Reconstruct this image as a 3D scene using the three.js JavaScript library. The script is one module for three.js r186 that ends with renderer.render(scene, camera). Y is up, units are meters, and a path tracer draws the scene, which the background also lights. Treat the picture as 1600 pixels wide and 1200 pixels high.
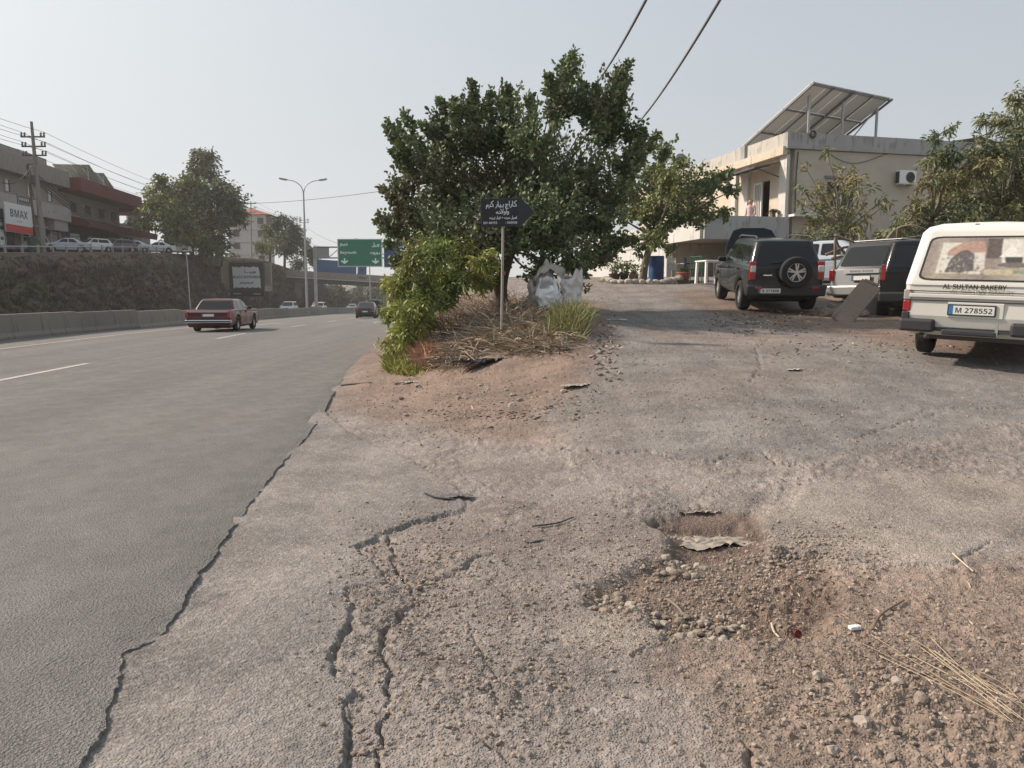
import * as THREE from 'three';
import { mergeGeometries, mergeVertices } from 'three/addons/utils/BufferGeometryUtils.js';
import { RoundedBoxGeometry } from 'three/addons/geometries/RoundedBoxGeometry.js';
import { MarchingCubes } from 'three/addons/objects/MarchingCubes.js';

// ---------------------------------------------------------------- camera, sky, sun, exposure
const scene = new THREE.Scene();
const FPX = 1160, PITCH = Math.atan(138 / FPX), CAM_Y = 1.5;
const camera = new THREE.PerspectiveCamera(2 * Math.atan(600 / FPX) * 180 / Math.PI, 4 / 3, 0.05, 4000);
camera.position.set(0, CAM_Y, 0);
camera.rotation.x = -PITCH;
camera.updateMatrixWorld();
const renderer = new THREE.WebGLRenderer({ antialias: true });
renderer.toneMapping = THREE.LinearToneMapping;
renderer.toneMappingExposure = 1.6;
renderer.shadowMap.enabled = true;

const SUN = new THREE.Vector3(-0.80, 0.60, -0.26).normalize();
function makeSky() {
  const W = 1024, H = 512, d = new Float32Array(W * H * 4);
  for (let j = 0; j < H; j++) for (let i = 0; i < W; i++) {
    const ph = ((i + .5) / W - .5) * 2 * Math.PI, th = ((j + .5) / H - .5) * Math.PI;
    const x = Math.cos(ph) * Math.cos(th), y = Math.sin(th), z = Math.sin(ph) * Math.cos(th);
    const g = Math.acos(Math.max(-1, Math.min(1, x * SUN.x + y * SUN.y + z * SUN.z))) * 180 / Math.PI;
    const el = Math.max(0, th) * 180 / Math.PI, k = 1 - Math.exp(-el / 21);
    const glow = 0.78 * Math.exp(-g / 34);
    const ci = 0.018 * (fbm2(x / (y + .28) * 1.3 + 7, z / (y + .28) * 2.6 + 3, 4) - .5);
    const lerp = (a, b) => a + (b - a) * k;
    const o = (j * W + i) * 4;
    d[o] = lerp(.372, .195) + glow * 1.0 + ci;
    d[o + 1] = lerp(.386, .250) + glow * .95 + ci;
    d[o + 2] = lerp(.396, .312) + glow * .86 + ci;
    d[o + 3] = 1;
  }
  const t = new THREE.DataTexture(d, W, H, THREE.RGBAFormat, THREE.FloatType);
  t.mapping = THREE.EquirectangularReflectionMapping;
  t.magFilter = t.minFilter = THREE.LinearFilter;
  t.needsUpdate = true;
  return t;
}
const skyTex = makeSky();
scene.background = skyTex;
scene.environment = skyTex;
scene.fog = new THREE.FogExp2(0xdcd9d4, 0.0006);
const sun = new THREE.DirectionalLight(0xffeedd, 3.6);
sun.position.copy(SUN).multiplyScalar(150).add(new THREE.Vector3(0, 0, -60));
sun.target.position.set(0, 0, -60);
sun.castShadow = true;
sun.shadow.radius = 5;
sun.shadow.mapSize.set(4096, 4096);
Object.assign(sun.shadow.camera, { left: -120, right: 120, top: 120, bottom: -120, near: 1, far: 500 });
scene.add(sun, sun.target);

// ---------------------------------------------------------------- helpers
function hash2(i, j) { let h = Math.imul(i, 374761393) + Math.imul(j, 668265263) | 0; h = Math.imul(h ^ (h >>> 13), 1274126177); return ((h ^ (h >>> 16)) >>> 0) / 4294967296; }
function vn(x, y) {
  const i = Math.floor(x), j = Math.floor(y), u = x - i, v = y - j, a = u * u * (3 - 2 * u), b = v * v * (3 - 2 * v);
  const p = hash2(i, j), q = hash2(i + 1, j), r = hash2(i, j + 1), s = hash2(i + 1, j + 1);
  return p + (q - p) * a + (r - p) * b + (p - q - r + s) * a * b;
}
function fbm2(x, y, n) { let s = 0, a = .5, t = 0; for (let k = 0; k < n; k++) { s += a * vn(x, y); t += a; x = x * 2.03 + 17.1; y = y * 2.03 + 9.7; a *= .5; } return s / t; }
// cellular: distance to the nearest and second point, and a number of the cell
function worley(x, y) {
  const ci = Math.floor(x), cj = Math.floor(y); let d1 = 9, d2 = 9, id = 0;
  for (let j = cj - 1; j <= cj + 1; j++) for (let i = ci - 1; i <= ci + 1; i++) {
    const dx = i + hash2(i, j) - x, dy = j + hash2(i + 57, j + 131) - y, d = dx * dx + dy * dy;
    if (d < d1) { d2 = d1; d1 = d; id = hash2(i + 11, j + 5); } else if (d < d2) d2 = d;
  }
  return [Math.sqrt(d1), Math.sqrt(d2), id];
}
const sst = (a, b, x) => { const t = Math.max(0, Math.min(1, (x - a) / (b - a))); return t * t * (3 - 2 * t); };
const mix = (a, b, t) => a + (b - a) * t;
function rngOf(seed) { let a = seed >>> 0; return () => { a = a + 0x6D2B79F5 | 0; let t = Math.imul(a ^ a >>> 15, 1 | a); t = t + Math.imul(t ^ t >>> 7, 61 | t) ^ t; return ((t ^ t >>> 14) >>> 0) / 4294967296; }; }
const V = (x, y, z) => new THREE.Vector3(x, y, z);
const RAD = Math.PI / 180;
function knots(k, x) { if (x <= k[0][0]) return k[0][1]; for (let i = 1; i < k.length; i++) if (x <= k[i][0]) return mix(k[i - 1][1], k[i][1], (x - k[i - 1][0]) / (k[i][0] - k[i - 1][0])); return k[k.length - 1][1]; }
// direction of the photograph's pixel; at() gives the place in the world at a known depth in metres
const CP = Math.cos(PITCH), SP = Math.sin(PITCH);
function ray(u, v) { const a = (u - 800) / FPX, b = (600 - v) / FPX, k = CP + b * SP; return [a / k, (b * CP - SP) / k]; }
function at(u, v, D) { const r = ray(u, v); return V(r[0] * D, CAM_Y + r[1] * D, -D); }

const used = {};
function numbered(n) { const k = used[n] = (used[n] || 0) + 1; return k === 1 ? n : n + '_' + String(k - 1).padStart(3, '0'); }
function tag(o, label, category, group, kind) { if (label) o.userData.label = label; if (category) o.userData.category = category; if (group) o.userData.group = group; if (kind) o.userData.kind = kind; return o; }
function thing(name, label, category, group, pos, turn = 0) { const g = new THREE.Group(); g.name = numbered(name); if (pos) g.position.copy(pos); g.rotation.y = turn; scene.add(g); return tag(g, label, category, group); }
function part(name, geo, mat, parent) { const m = new THREE.Mesh(Array.isArray(geo) ? merge(geo) : geo, mat); m.name = parent === scene ? numbered(name) : name; m.castShadow = m.receiveShadow = true; parent.add(m); return m; }
function solo(name, geo, mat, label, category, group, kind) { return tag(part(name, geo, mat, scene), label, category, group, kind); }
function structure(name, geo, mat, label, category) { return tag(part(name, geo, mat, scene), label, category, null, 'structure'); }
function merge(list) {
  return mergeGeometries(list.map(g => { const h = g.index ? g.toNonIndexed() : g; for (const k of Object.keys(h.attributes)) if (!['position', 'normal', 'uv'].includes(k)) h.deleteAttribute(k); if (!h.attributes.uv) h.setAttribute('uv', new THREE.BufferAttribute(new Float32Array(h.attributes.position.count * 2), 2)); return h; }));
}
// uv in metres from the face's own plane
function metric(g, s = 1, ox = 0, oy = 0) {
  const h = g.index ? g.toNonIndexed() : g, p = h.attributes.position, n = h.attributes.normal, uv = new Float32Array(p.count * 2);
  for (let i = 0; i < p.count; i++) {
    const ax = Math.abs(n.getX(i)), ay = Math.abs(n.getY(i)), az = Math.abs(n.getZ(i)), x = p.getX(i), y = p.getY(i), z = p.getZ(i);
    let a, b; if (ay >= ax && ay >= az) { a = x; b = z; } else if (ax >= az) { a = z; b = y; } else { a = x; b = y; }
    uv[2 * i] = a * s + ox; uv[2 * i + 1] = b * s + oy;
  }
  h.setAttribute('uv', new THREE.BufferAttribute(uv, 2)); return h;
}
function box(w, h, d, x = 0, y = 0, z = 0, ry = 0, rx = 0, rz = 0) { const g = new THREE.BoxGeometry(w, h, d); if (rx) g.rotateX(rx); if (rz) g.rotateZ(rz); if (ry) g.rotateY(ry); g.translate(x, y, z); return metric(g); }
function span(x0, x1, y0, y1, z0, z1) { return box(x1 - x0, y1 - y0, z1 - z0, (x0 + x1) / 2, (y0 + y1) / 2, (z0 + z1) / 2); }
function rbox(w, h, d, r, x = 0, y = 0, z = 0, ry = 0, rx = 0, seg = 2) { const g = new RoundedBoxGeometry(w, h, d, seg, Math.min(r, w / 2.01, h / 2.01, d / 2.01)); if (rx) g.rotateX(rx); if (ry) g.rotateY(ry); g.translate(x, y, z); return metric(g); }
function cyl(r0, r1, h, x = 0, y = 0, z = 0, n = 16, rx = 0, rz = 0) { const g = new THREE.CylinderGeometry(r1, r0, h, n); if (rx) g.rotateX(rx); if (rz) g.rotateZ(rz); g.translate(x, y, z); return g; }
function lathe(pts, n = 24) { return new THREE.LatheGeometry(pts.map(p => new THREE.Vector2(p[0], p[1])), n); }
// beam of rectangular section between two points
function bar(a, b, w, h = w) { const d = b.clone().sub(a), L = d.length(), g = new THREE.BoxGeometry(w, h, L); const m = new THREE.Matrix4().lookAt(a, b, Math.abs(d.y / L) > .99 ? V(1, 0, 0) : V(0, 1, 0)); g.applyMatrix4(m); const c = a.clone().add(b).multiplyScalar(.5); g.translate(c.x, c.y, c.z); return metric(g); }
// round tapering limb through points with a radius at each
function limb(pts, radii, sides = 6, smooth = 0) {
  let P = pts, R = radii;
  if (smooth) { const c = new THREE.CatmullRomCurve3(pts), n = smooth; P = []; R = []; for (let i = 0; i <= n; i++) { const t = i / n; P.push(c.getPoint(t)); const k = t * (radii.length - 1), a = Math.min(radii.length - 2, Math.floor(k)); R.push(mix(radii[a], radii[a + 1], k - a)); } }
  const pos = [], uv = [], idx = []; let u = V(1, 0, 0), len = 0;
  for (let i = 0; i < P.length; i++) {
    const t = (P[Math.min(i + 1, P.length - 1)].clone().sub(P[Math.max(i - 1, 0)])).normalize();
    if (Math.abs(t.dot(u)) > .95) u = Math.abs(t.y) < .9 ? V(0, 1, 0) : V(0, 0, 1);
    u = u.clone().sub(t.clone().multiplyScalar(u.dot(t))).normalize(); const w = t.clone().cross(u);
    if (i) len += P[i].distanceTo(P[i - 1]);
    for (let k = 0; k <= sides; k++) { const a = k / sides * 2 * Math.PI, c = Math.cos(a) * R[i], s = Math.sin(a) * R[i]; pos.push(P[i].x + u.x * c + w.x * s, P[i].y + u.y * c + w.y * s, P[i].z + u.z * c + w.z * s); uv.push(k / sides, len); }
  }
  for (let i = 0; i < P.length - 1; i++) for (let k = 0; k < sides; k++) { const a = i * (sides + 1) + k, b = a + sides + 1; idx.push(a, a + 1, b, b, a + 1, b + 1); }
  for (const [e, flip] of [[0, 1], [P.length - 1, 0]]) { const c = pos.length / 3; pos.push(P[e].x, P[e].y, P[e].z); uv.push(.5, 0); for (let k = 0; k < sides; k++) { const a = e * (sides + 1) + k; flip ? idx.push(c, a + 1, a) : idx.push(c, a, a + 1); } }
  const g = new THREE.BufferGeometry(); g.setAttribute('position', new THREE.Float32BufferAttribute(pos, 3)); g.setAttribute('uv', new THREE.Float32BufferAttribute(uv, 2)); g.setIndex(idx); g.computeVertexNormals(); return g;
}
function quad(a, b, c, d) { const g = new THREE.BufferGeometry(); g.setAttribute('position', new THREE.Float32BufferAttribute([a, b, c, d].flatMap(p => [p.x, p.y, p.z]), 3)); g.setAttribute('uv', new THREE.Float32BufferAttribute([0, 0, 1, 0, 1, 1, 0, 1], 2)); g.setIndex([0, 1, 2, 0, 2, 3]); g.computeVertexNormals(); return g; }
function turned(g, x, y, z, ry = 0, rx = 0, rz = 0) { if (rz) g.rotateZ(rz); if (rx) g.rotateX(rx); if (ry) g.rotateY(ry); g.translate(x, y, z); return g; }
function extrude(pts, depth, bevel = 0) { const s = new THREE.Shape(pts.map(p => new THREE.Vector2(p[0], p[1]))); return new THREE.ExtrudeGeometry(s, { depth, bevelEnabled: bevel > 0, bevelSize: bevel, bevelThickness: bevel, bevelOffset: -bevel, bevelSegments: 2 }); }

// ---------------------------------------------------------------- textures
function dataTex(N, f, srgb) { const d = new Uint8Array(N * N * 4); for (let j = 0; j < N; j++) for (let i = 0; i < N; i++) { const c = f(i / N, j / N), o = (j * N + i) * 4; if (typeof c === 'number') d[o] = d[o + 1] = d[o + 2] = Math.max(0, Math.min(255, c * 255)); else for (let k = 0; k < 3; k++) d[o + k] = Math.max(0, Math.min(255, c[k] * 255)); d[o + 3] = 255; } const t = new THREE.DataTexture(d, N, N); t.wrapS = t.wrapT = THREE.RepeatWrapping; t.magFilter = THREE.LinearFilter; t.minFilter = THREE.LinearMipmapLinearFilter; t.generateMipmaps = true; if (srgb) t.colorSpace = THREE.SRGBColorSpace; t.needsUpdate = true; return t; }
// periodic noise in the unit square, n cells to a side
function pvn(x, y, n) { const X = x * n, Y = y * n, i = Math.floor(X), j = Math.floor(Y), u = X - i, v = Y - j, a = u * u * (3 - 2 * u), b = v * v * (3 - 2 * v), w = k => ((k % n) + n) % n; const p = hash2(w(i), w(j) + n * 7), q = hash2(w(i + 1), w(j) + n * 7), r = hash2(w(i), w(j + 1) + n * 7), s = hash2(w(i + 1), w(j + 1) + n * 7); return p + (q - p) * a + (r - p) * b + (p - q - r + s) * a * b; }
function pfbm(x, y, n, o) { let s = 0, a = .5, t = 0; for (let k = 0; k < o; k++) { s += a * pvn(x, y, n); t += a; n *= 2; a *= .55; } return s / t; }
function pworley(x, y, n) { const X = x * n, Y = y * n, ci = Math.floor(X), cj = Math.floor(Y), w = k => ((k % n) + n) % n; let d1 = 9, d2 = 9, id = 0; for (let j = cj - 1; j <= cj + 1; j++) for (let i = ci - 1; i <= ci + 1; i++) { const a = w(i), b = w(j), dx = i + hash2(a, b) - X, dy = j + hash2(a + 57, b + 131) - Y, d = dx * dx + dy * dy; if (d < d1) { d2 = d1; d1 = d; id = hash2(a + 11, b + 5); } else if (d < d2) d2 = d; } return [Math.sqrt(d1), Math.sqrt(d2), id]; }
function canvasTex(w, h, draw) { const c = document.createElement('canvas'); c.width = w; c.height = h; draw(c.getContext('2d'), w, h); const t = new THREE.CanvasTexture(c); t.colorSpace = THREE.SRGBColorSpace; t.anisotropy = 8; return t; }
function rep(t, k) { const c = t.clone(); c.repeat.set(k, k); c.needsUpdate = true; return c; }
const T = {};
T.asphaltBump = dataTex(1024, (x, y) => { const a = pworley(x, y, 74), b = pworley(x, y, 190); return .15 + .55 * Math.max(0, 1 - a[0] * 1.25) * (.45 + .55 * a[2]) + .3 * Math.max(0, 1 - b[0] * 1.2); });
T.asphalt = dataTex(1024, (x, y) => { const a = pworley(x, y, 74), b = pworley(x, y, 150), n = pfbm(x, y, 6, 5); const v = .74 + .34 * (b[2] - .5) + .34 * (n - .5) + .42 * (.42 - a[0]) * (.5 + a[2]) + .12 * (a[2] - .5); return [v, v * .985, v * .96]; });
T.dirtBump = dataTex(1024, (x, y) => { const a = pworley(x, y, 40), b = pworley(x, y, 130), n = pfbm(x, y, 12, 5); return .5 * n + .25 * Math.max(0, 1 - a[0] * 1.6) * a[2] + .3 * Math.max(0, 1 - b[0] * 1.3) * b[2]; });
T.dirt = dataTex(1024, (x, y) => { const a = pworley(x, y, 110), b = pworley(x, y, 33), n = pfbm(x, y, 5, 6); const v = .74 + .55 * (n - .5) + (a[2] > .7 ? .22 * (1 - a[0]) : -.05) + .22 * (.4 - a[0]) + (b[2] > .86 && b[0] < .3 ? .12 : 0); return [v, v * .98, v * .955]; });
T.stucco = dataTex(512, (x, y) => { const n = pfbm(x, y, 4, 6), m = pfbm(x + .37, y, 2, 3); const v = .86 + .24 * (n - .5) + .14 * (m - .5); return [v, v, v * .985]; });
T.fine = dataTex(512, (x, y) => pfbm(x, y, 40, 4));
T.streak = dataTex(512, (x, y) => { const n = pfbm(x * 1, y * .25 + .1, 24, 4), m = pfbm(x, y, 5, 5), s = sst(.52, .75, n) * sst(.35, .7, m); const v = .9 - .34 * s + .16 * (m - .5); return [v, v * .985, v * .96]; });
T.bark = dataTex(256, (x, y) => { const n = pfbm(x, y * .3, 16, 4); return [.55 + .6 * (n - .5), .52 + .58 * (n - .5), .48 + .55 * (n - .5)]; });
const lin = (r, g, b) => new THREE.Color().setRGB(r, g, b);
function mat(c, rough = .8, o = {}) { return new THREE.MeshStandardMaterial({ color: Array.isArray(c) ? lin(...c) : c, roughness: rough, metalness: o.metal || 0, map: o.map || null, bumpMap: o.bump || null, bumpScale: o.bs || 1, vertexColors: !!o.vc, side: o.ds ? THREE.DoubleSide : THREE.FrontSide, normalMap: null }); }
function paint(c, o = {}) { return new THREE.MeshPhysicalMaterial({ color: lin(...c), roughness: o.rough || .42, metalness: o.metal || 0, clearcoat: o.coat ?? .7, clearcoatRoughness: o.cr ?? .12, specularIntensity: .3, map: o.map || null }); }
const M = {
  tyre: mat([.018, .018, .018], .9, { bump: T.fine, bs: .004 }), rubber: mat([.02, .02, .021], .7), plastic: mat([.028, .028, .03], .6), chrome: mat([.62, .62, .62], .22, { metal: 1 }), alloy: mat([.5, .5, .5], .38, { metal: .8 }),
  glass: new THREE.MeshPhysicalMaterial({ color: lin(.006, .008, .0085), roughness: .06, specularIntensity: .9 }),
  redLens: new THREE.MeshPhysicalMaterial({ color: lin(.33, .012, .016), roughness: .2, clearcoat: 1, clearcoatRoughness: .08 }), clearLens: new THREE.MeshPhysicalMaterial({ color: lin(.55, .55, .55), roughness: .15, clearcoat: 1, clearcoatRoughness: .05 }), amberLens: mat([.6, .2, .03], .25),
  galv: mat([.42, .43, .43], .55, { metal: .35, map: T.stucco }), darkMetal: mat([.07, .07, .07], .6, { metal: .3 }), concrete: mat([.36, .335, .30], .92, { map: T.streak, bump: T.fine, bs: .006 }), concreteDark: mat([.25, .235, .215], .92, { map: T.streak, bump: T.fine, bs: .006 }),
  white: mat([.74, .73, .70], .7, { map: T.stucco }), whitePlastic: mat([.74, .74, .72], .5), bark: mat([.20, .165, .135], .95, { map: T.bark, bump: T.bark, bs: .02 }), barkGrey: mat([.30, .265, .22], .95, { map: T.bark, bump: T.bark, bs: .015 }), wire: mat([.035, .035, .037], .7), cableGrey: mat([.16, .16, .17], .7), wood: mat([.22, .16, .11], .85, { map: T.bark }),
};

// Arabic letters as pen strokes (unit height, written leftwards), since the lettering on the signs is Arabic
const AR = (() => { const circ = (x, y, r) => Array.from({ length: 13 }, (_, i) => [x + r * Math.cos(i / 12 * 6.2832), y + r * Math.sin(i / 12 * 6.2832)]); return {
  alef: { s: [[[-.05, .85], [-.05, 0]]], a: .2 }, alefH: { s: [[[-.05, .75], [-.05, 0]], [[0, 1], [-.12, .92], [0, .86]]], a: .2 }, alefF: { s: [[[0, 0], [-.12, 0], [-.14, .85]]], a: .24 },
  kaf: { s: [[[-.02, .92], [-.36, .62], [-.1, .3], [-.06, 0], [-.42, 0]]], a: .42 }, ra: { s: [[[-.02, .32], [-.05, .02], [-.24, -.26]]], a: .3 }, zay: { s: [[[-.02, .32], [-.05, .02], [-.24, -.26]]], d: [[-.05, .52]], a: .3 },
  jim: { s: [[[-.02, .28], [-.38, .36]], [[-.06, .3], [-.34, .04], [-.34, -.28], [-.02, -.36]]], d: [[-.17, -.06]], a: .44 }, jimI: { s: [[[-.02, .38], [-.3, .3], [-.12, 0], [-.42, 0]], [[0, 0], [-.12, 0]]], d: [[-.2, -.22]], a: .42 },
  ba: { s: [[[0, .32], [-.02, 0], [-.3, 0]]], d: [[-.08, -.2]], a: .3 }, ya: { s: [[[0, 0], [-.12, 0], [-.12, .3], [-.12, 0], [-.28, 0]]], d: [[-.06, -.2], [-.22, -.2]], a: .28 },
  mim: { s: [circ(-.12, .12, .13), [[-.24, .08], [-.3, -.34]]], a: .36 }, mimI: { s: [circ(-.12, .14, .13), [[-.12, 0], [-.32, 0]]], a: .32 }, waw: { s: [circ(-.13, .2, .12), [[-.02, .16], [-.05, -.12], [-.26, -.24]]], a: .32 },
  lamalef: { s: [[[0, .85], [-.14, .12], [-.34, 0]], [[-.4, .82], [-.1, .06]]], a: .44 }, dal: { s: [[[-.14, .42], [0, .1], [-.06, 0], [-.3, 0]]], a: .36 }, ha: { s: [circ(-.15, .16, .15)], a: .34 },
  ghayn: { s: [[[-.04, .42], [-.22, .46], [-.28, .28], [-.06, .04], [-.06, 0], [-.38, 0]]], d: [[-.16, .66]], a: .36 }, sin: { s: [[[0, .28], [-.02, 0], [-.16, .02], [-.17, .26], [-.18, 0], [-.32, 0], [-.33, .26], [-.34, 0], [-.5, 0]]], a: .5 },
  lam: { s: [[[-.02, .85], [-.04, -.08], [-.24, -.26], [-.44, -.04]], [[.02, 0], [-.02, 0]]], a: .5 }, ta: { s: [[[0, .3], [-.04, .02], [-.5, .02], [-.54, .24]]], d: [[-.18, .36], [-.34, .36]], a: .6 }, plus: { s: [[[-.05, .3], [-.35, .3]], [[-.2, .45], [-.2, .15]]], a: .42 }, dash: { s: [[[0, 0], [-.5, 0]]], a: .5 }, gap: { s: [], a: .2 } }; })();
function arabic(c, words, xr, y, h, w, lw = .13) { const seq = words.split(' '), tot = seq.reduce((t, k) => t + AR[k].a, 0), sx = Math.min(h * 1.25, w / tot); c.save(); c.lineWidth = h * lw; c.lineCap = c.lineJoin = 'round'; let x = xr; for (const k of seq) { const g = AR[k]; for (const l of g.s) { c.beginPath(); l.forEach((p, i) => i ? c.lineTo(x + p[0] * sx, y - p[1] * h) : c.moveTo(x + p[0] * sx, y - p[1] * h)); c.stroke(); } for (const p of g.d || []) { c.beginPath(); c.arc(x + p[0] * sx, y - p[1] * h, h * lw * .62, 0, 7); c.fill(); } x -= g.a * sx; } c.restore(); return xr - x; }
T.stucco.repeat.set(.3, .3); T.streak.repeat.set(.28, .28);

// ---------------------------------------------------------------- the lie of the land
const SHEAR = .097;                                           // the highway runs 5.5 degrees to the left of the view
const roadY = D => D < 26 ? 0 : D < 34 ? -.0137 * (D - 26) * (D - 26) / 16 : -.0137 * (Math.min(D, 320) - 30);
function flat(u, v, y = 0) { const r = ray(u, v), D = (y - CAM_Y) / r[1]; return [r[0] * D, D]; }
const edgePts = [[124, 1200], [138, 1168], [160, 1140], [184, 1080], [188, 1044], [194, 1022], [236, 1000], [288, 948], [298, 912], [332, 872], [348, 844], [378, 804], [406, 766], [444, 720], [464, 700], [496, 660], [520, 616], [531, 598]].map(p => flat(p[0], p[1], .02));
const E0 = edgePts[0], E1 = edgePts[edgePts.length - 1];
const edgeKnots = [[-20, E0[0] + (E0[1] + 20) * .12], ...edgePts.map(p => [p[1], p[0]]), [17.5, -3.46], [400, -1.75 - SHEAR * 400]];
const edgeX = D => knots(edgeKnots, D) + ((fbm2(D * 7, 3.3, 3) - .5) * .05 + (fbm2(D * 34, 8.1, 3) - .5) * .028) * sst(0, 2, D);
const edgeSoft = D => D < 17.5 ? mix(-1.15, -3.46, (D - 0) / 17.5) : -1.75 - SHEAR * D;
const riseK = [[0, 0], [3.5, .0], [5, .07], [7, .26], [10.3, .62], [14, .88], [17.5, 1.12], [20, 1.4], [24, 1.76], [28, 2.08], [33, 2.32], [45, 2.6], [80, 3.0], [200, 6]];
const rise = D => (knots(riseK, D - .6) + knots(riseK, D) + knots(riseK, D + .6)) / 3;
function lotY(x, D) {
  const t = sst(.1, 4.6, x - edgeSoft(D));
  return mix(roadY(D) - .02, rise(D), t) + .36 * Math.exp(-Math.pow((x + .35) / 1.9, 2) - Math.pow((D - 14.6) / 2.6, 2)) + .10 * sst(5, 9, x) * sst(5, 8, D) * (1 - sst(12, 18, D)) * (fbm2(x * .6, D * .6, 2) - .2);
}
function hit(u, v) { const r = ray(u, v); let D = .8, s = .05; while (D < 90) { if (CAM_Y + r[1] * D < lotY(r[0] * D, D)) { for (let k = 0; k < 12; k++) { s /= 2; D += (CAM_Y + r[1] * D < lotY(r[0] * D, D)) ? -s : s; } break; } s = .02 + .01 * D; D += s; } return [r[0] * D, D]; }
const line = l => l.map(p => hit(p[0], p[1]));
function region(l) { const p = line(l); let x0 = 1e9, x1 = -1e9, d0 = 1e9, d1 = -1e9; for (const q of p) { x0 = Math.min(x0, q[0]); x1 = Math.max(x1, q[0]); d0 = Math.min(d0, q[1]); d1 = Math.max(d1, q[1]); } return { p, x0, x1, d0, d1 }; }
function segD(p, a, b) { const ax = b[0] - a[0], ay = b[1] - a[1], t = Math.max(0, Math.min(1, ((p[0] - a[0]) * ax + (p[1] - a[1]) * ay) / (ax * ax + ay * ay + 1e-9))); return Math.hypot(p[0] - a[0] - t * ax, p[1] - a[1] - t * ay); }
function sd(R, x, D, far = 1) {                                // signed distance, negative inside
  if (x < R.x0 - far || x > R.x1 + far || D < R.d0 - far || D > R.d1 + far) return far;
  let d = 9, inside = false; const p = R.p, q = [x, D];
  for (let i = 0, j = p.length - 1; i < p.length; j = i++) { d = Math.min(d, segD(q, p[j], p[i])); if ((p[i][1] > D) !== (p[j][1] > D) && x < (p[j][0] - p[i][0]) * (D - p[i][1]) / (p[j][1] - p[i][1]) + p[i][0]) inside = !inside; }
  return inside ? -d : d;
}
const bigCrack = [[720, 800], [640, 820], [600, 838], [556, 860], [588, 884], [610, 916], [570, 924], [536, 930], [560, 964], [536, 996], [520, 1024], [524, 1060], [560, 1088], [540, 1108], [544, 1140], [540, 1184], [536, 1260]];
const R = {
  overlay: region([[100, 1260], [60, 1000], [430, 700], [500, 640], [560, 690], [640, 720], [720, 770], ...bigCrack]),
  island: region([[548, 560], [560, 610], [620, 632], [700, 640], [790, 648], [860, 640], [905, 610], [915, 570], [930, 520], [950, 478], [915, 470], [800, 470], [640, 480], [600, 500]]),
  dirtBand: region([[520, 610], [540, 650], [640, 665], [760, 690], [870, 690], [850, 640], [905, 600], [930, 560], [940, 500], [700, 520]]),
  pot: region([[1022, 811], [1049, 828], [1046, 865], [1005, 884], [958, 906], [914, 916], [914, 950], [961, 950], [1012, 933], [1008, 956], [1039, 980], [1157, 1004], [1270, 992], [1300, 930], [1292, 869], [1197, 859], [1180, 801], [1096, 790]]),
  hole: region([[1040, 816], [1062, 830], [1052, 862], [1090, 874], [1170, 862], [1190, 830], [1150, 806]]),
  concreteFar: region([[1180, 800], [1250, 765], [1400, 740], [1560, 750], [1640, 780], [1600, 820], [1547, 850], [1493, 888], [1460, 892], [1383, 880], [1317, 886], [1240, 850]]),
  concreteNear: region([[868, 985], [960, 955], [1012, 946], [1025, 976], [1036, 995], [1025, 1004], [987, 1025], [940, 1020], [890, 1010]]),
  drive: region([[915, 600], [860, 650], [880, 690], [968, 706], [1062, 718], [1116, 722], [1194, 709], [1251, 727], [1420, 690], [1700, 640], [1700, 590], [1420, 540], [1180, 490], [1050, 462], [960, 462], [945, 500]]),
  earth: region([[1040, 985], [1300, 890], [1600, 880], [1800, 900], [1800, 1300], [1180, 1260], [1090, 1110]]),
  lotSoil: region([[1070, 480], [1160, 500], [1400, 540], [1700, 580], [1700, 470], [1420, 455], [1130, 452], [1060, 452]]),
};
const cracks = [
  [[[609, 837], [616, 870], [620, 897], [639, 924], [650, 944], [627, 969], [594, 995], [594, 1017], [609, 1055], [612, 1089], [601, 1122], [599, 1167], [600, 1215]], .012, .035],
  [[[639, 924], [672, 908], [710, 901], [730, 885], [747, 871], [770, 866]], .012, .03],
  [[[725, 965], [744, 999], [770, 1047], [774, 1089], [790, 1130]], .006, .018],
  [[[545, 1077], [575, 1070], [606, 1072]], .005, .015], [[[691, 1100], [735, 1094], [774, 1089]], .007, .02],
  [[[880, 702], [968, 708], [1012, 705], [1062, 720], [1116, 724], [1147, 713], [1194, 710], [1211, 724], [1251, 729]], .014, .03],
  [[[1317, 887], [1383, 882], [1400, 888], [1460, 892], [1493, 888], [1547, 850]], .008, .022],
  [[[1025, 976], [1036, 995], [1025, 1004], [987, 1025], [960, 1022]], .006, .016],
  [[[500, 905], [540, 900], [580, 898]], .006, .015], [[[620, 872], [670, 872], [720, 876]], .005, .012],
  [[[760, 905], [790, 930], [830, 948], [880, 952]], .008, .015], [[[1170, 600], [1190, 575], [1180, 545], [1215, 520]], .02, .02], [[[1330, 690], [1420, 660], [1500, 640], [1580, 640]], .014, .02], [[[520, 1024], [470, 1034], [430, 1030]], .004, .012], [[[700, 1140], [760, 1160], [800, 1200]], .01, .02], [[[1390, 672], [1450, 640], [1500, 640]], .014, .015], [[[1160, 1160], [1172, 1200], [1190, 1240]], .014, .03],
].map(c => { const r = region(c[0]); r.w = c[1]; r.h = c[2]; return r; });
cracks.push(Object.assign(region(bigCrack), { w: .014, h: .022 }));
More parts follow.
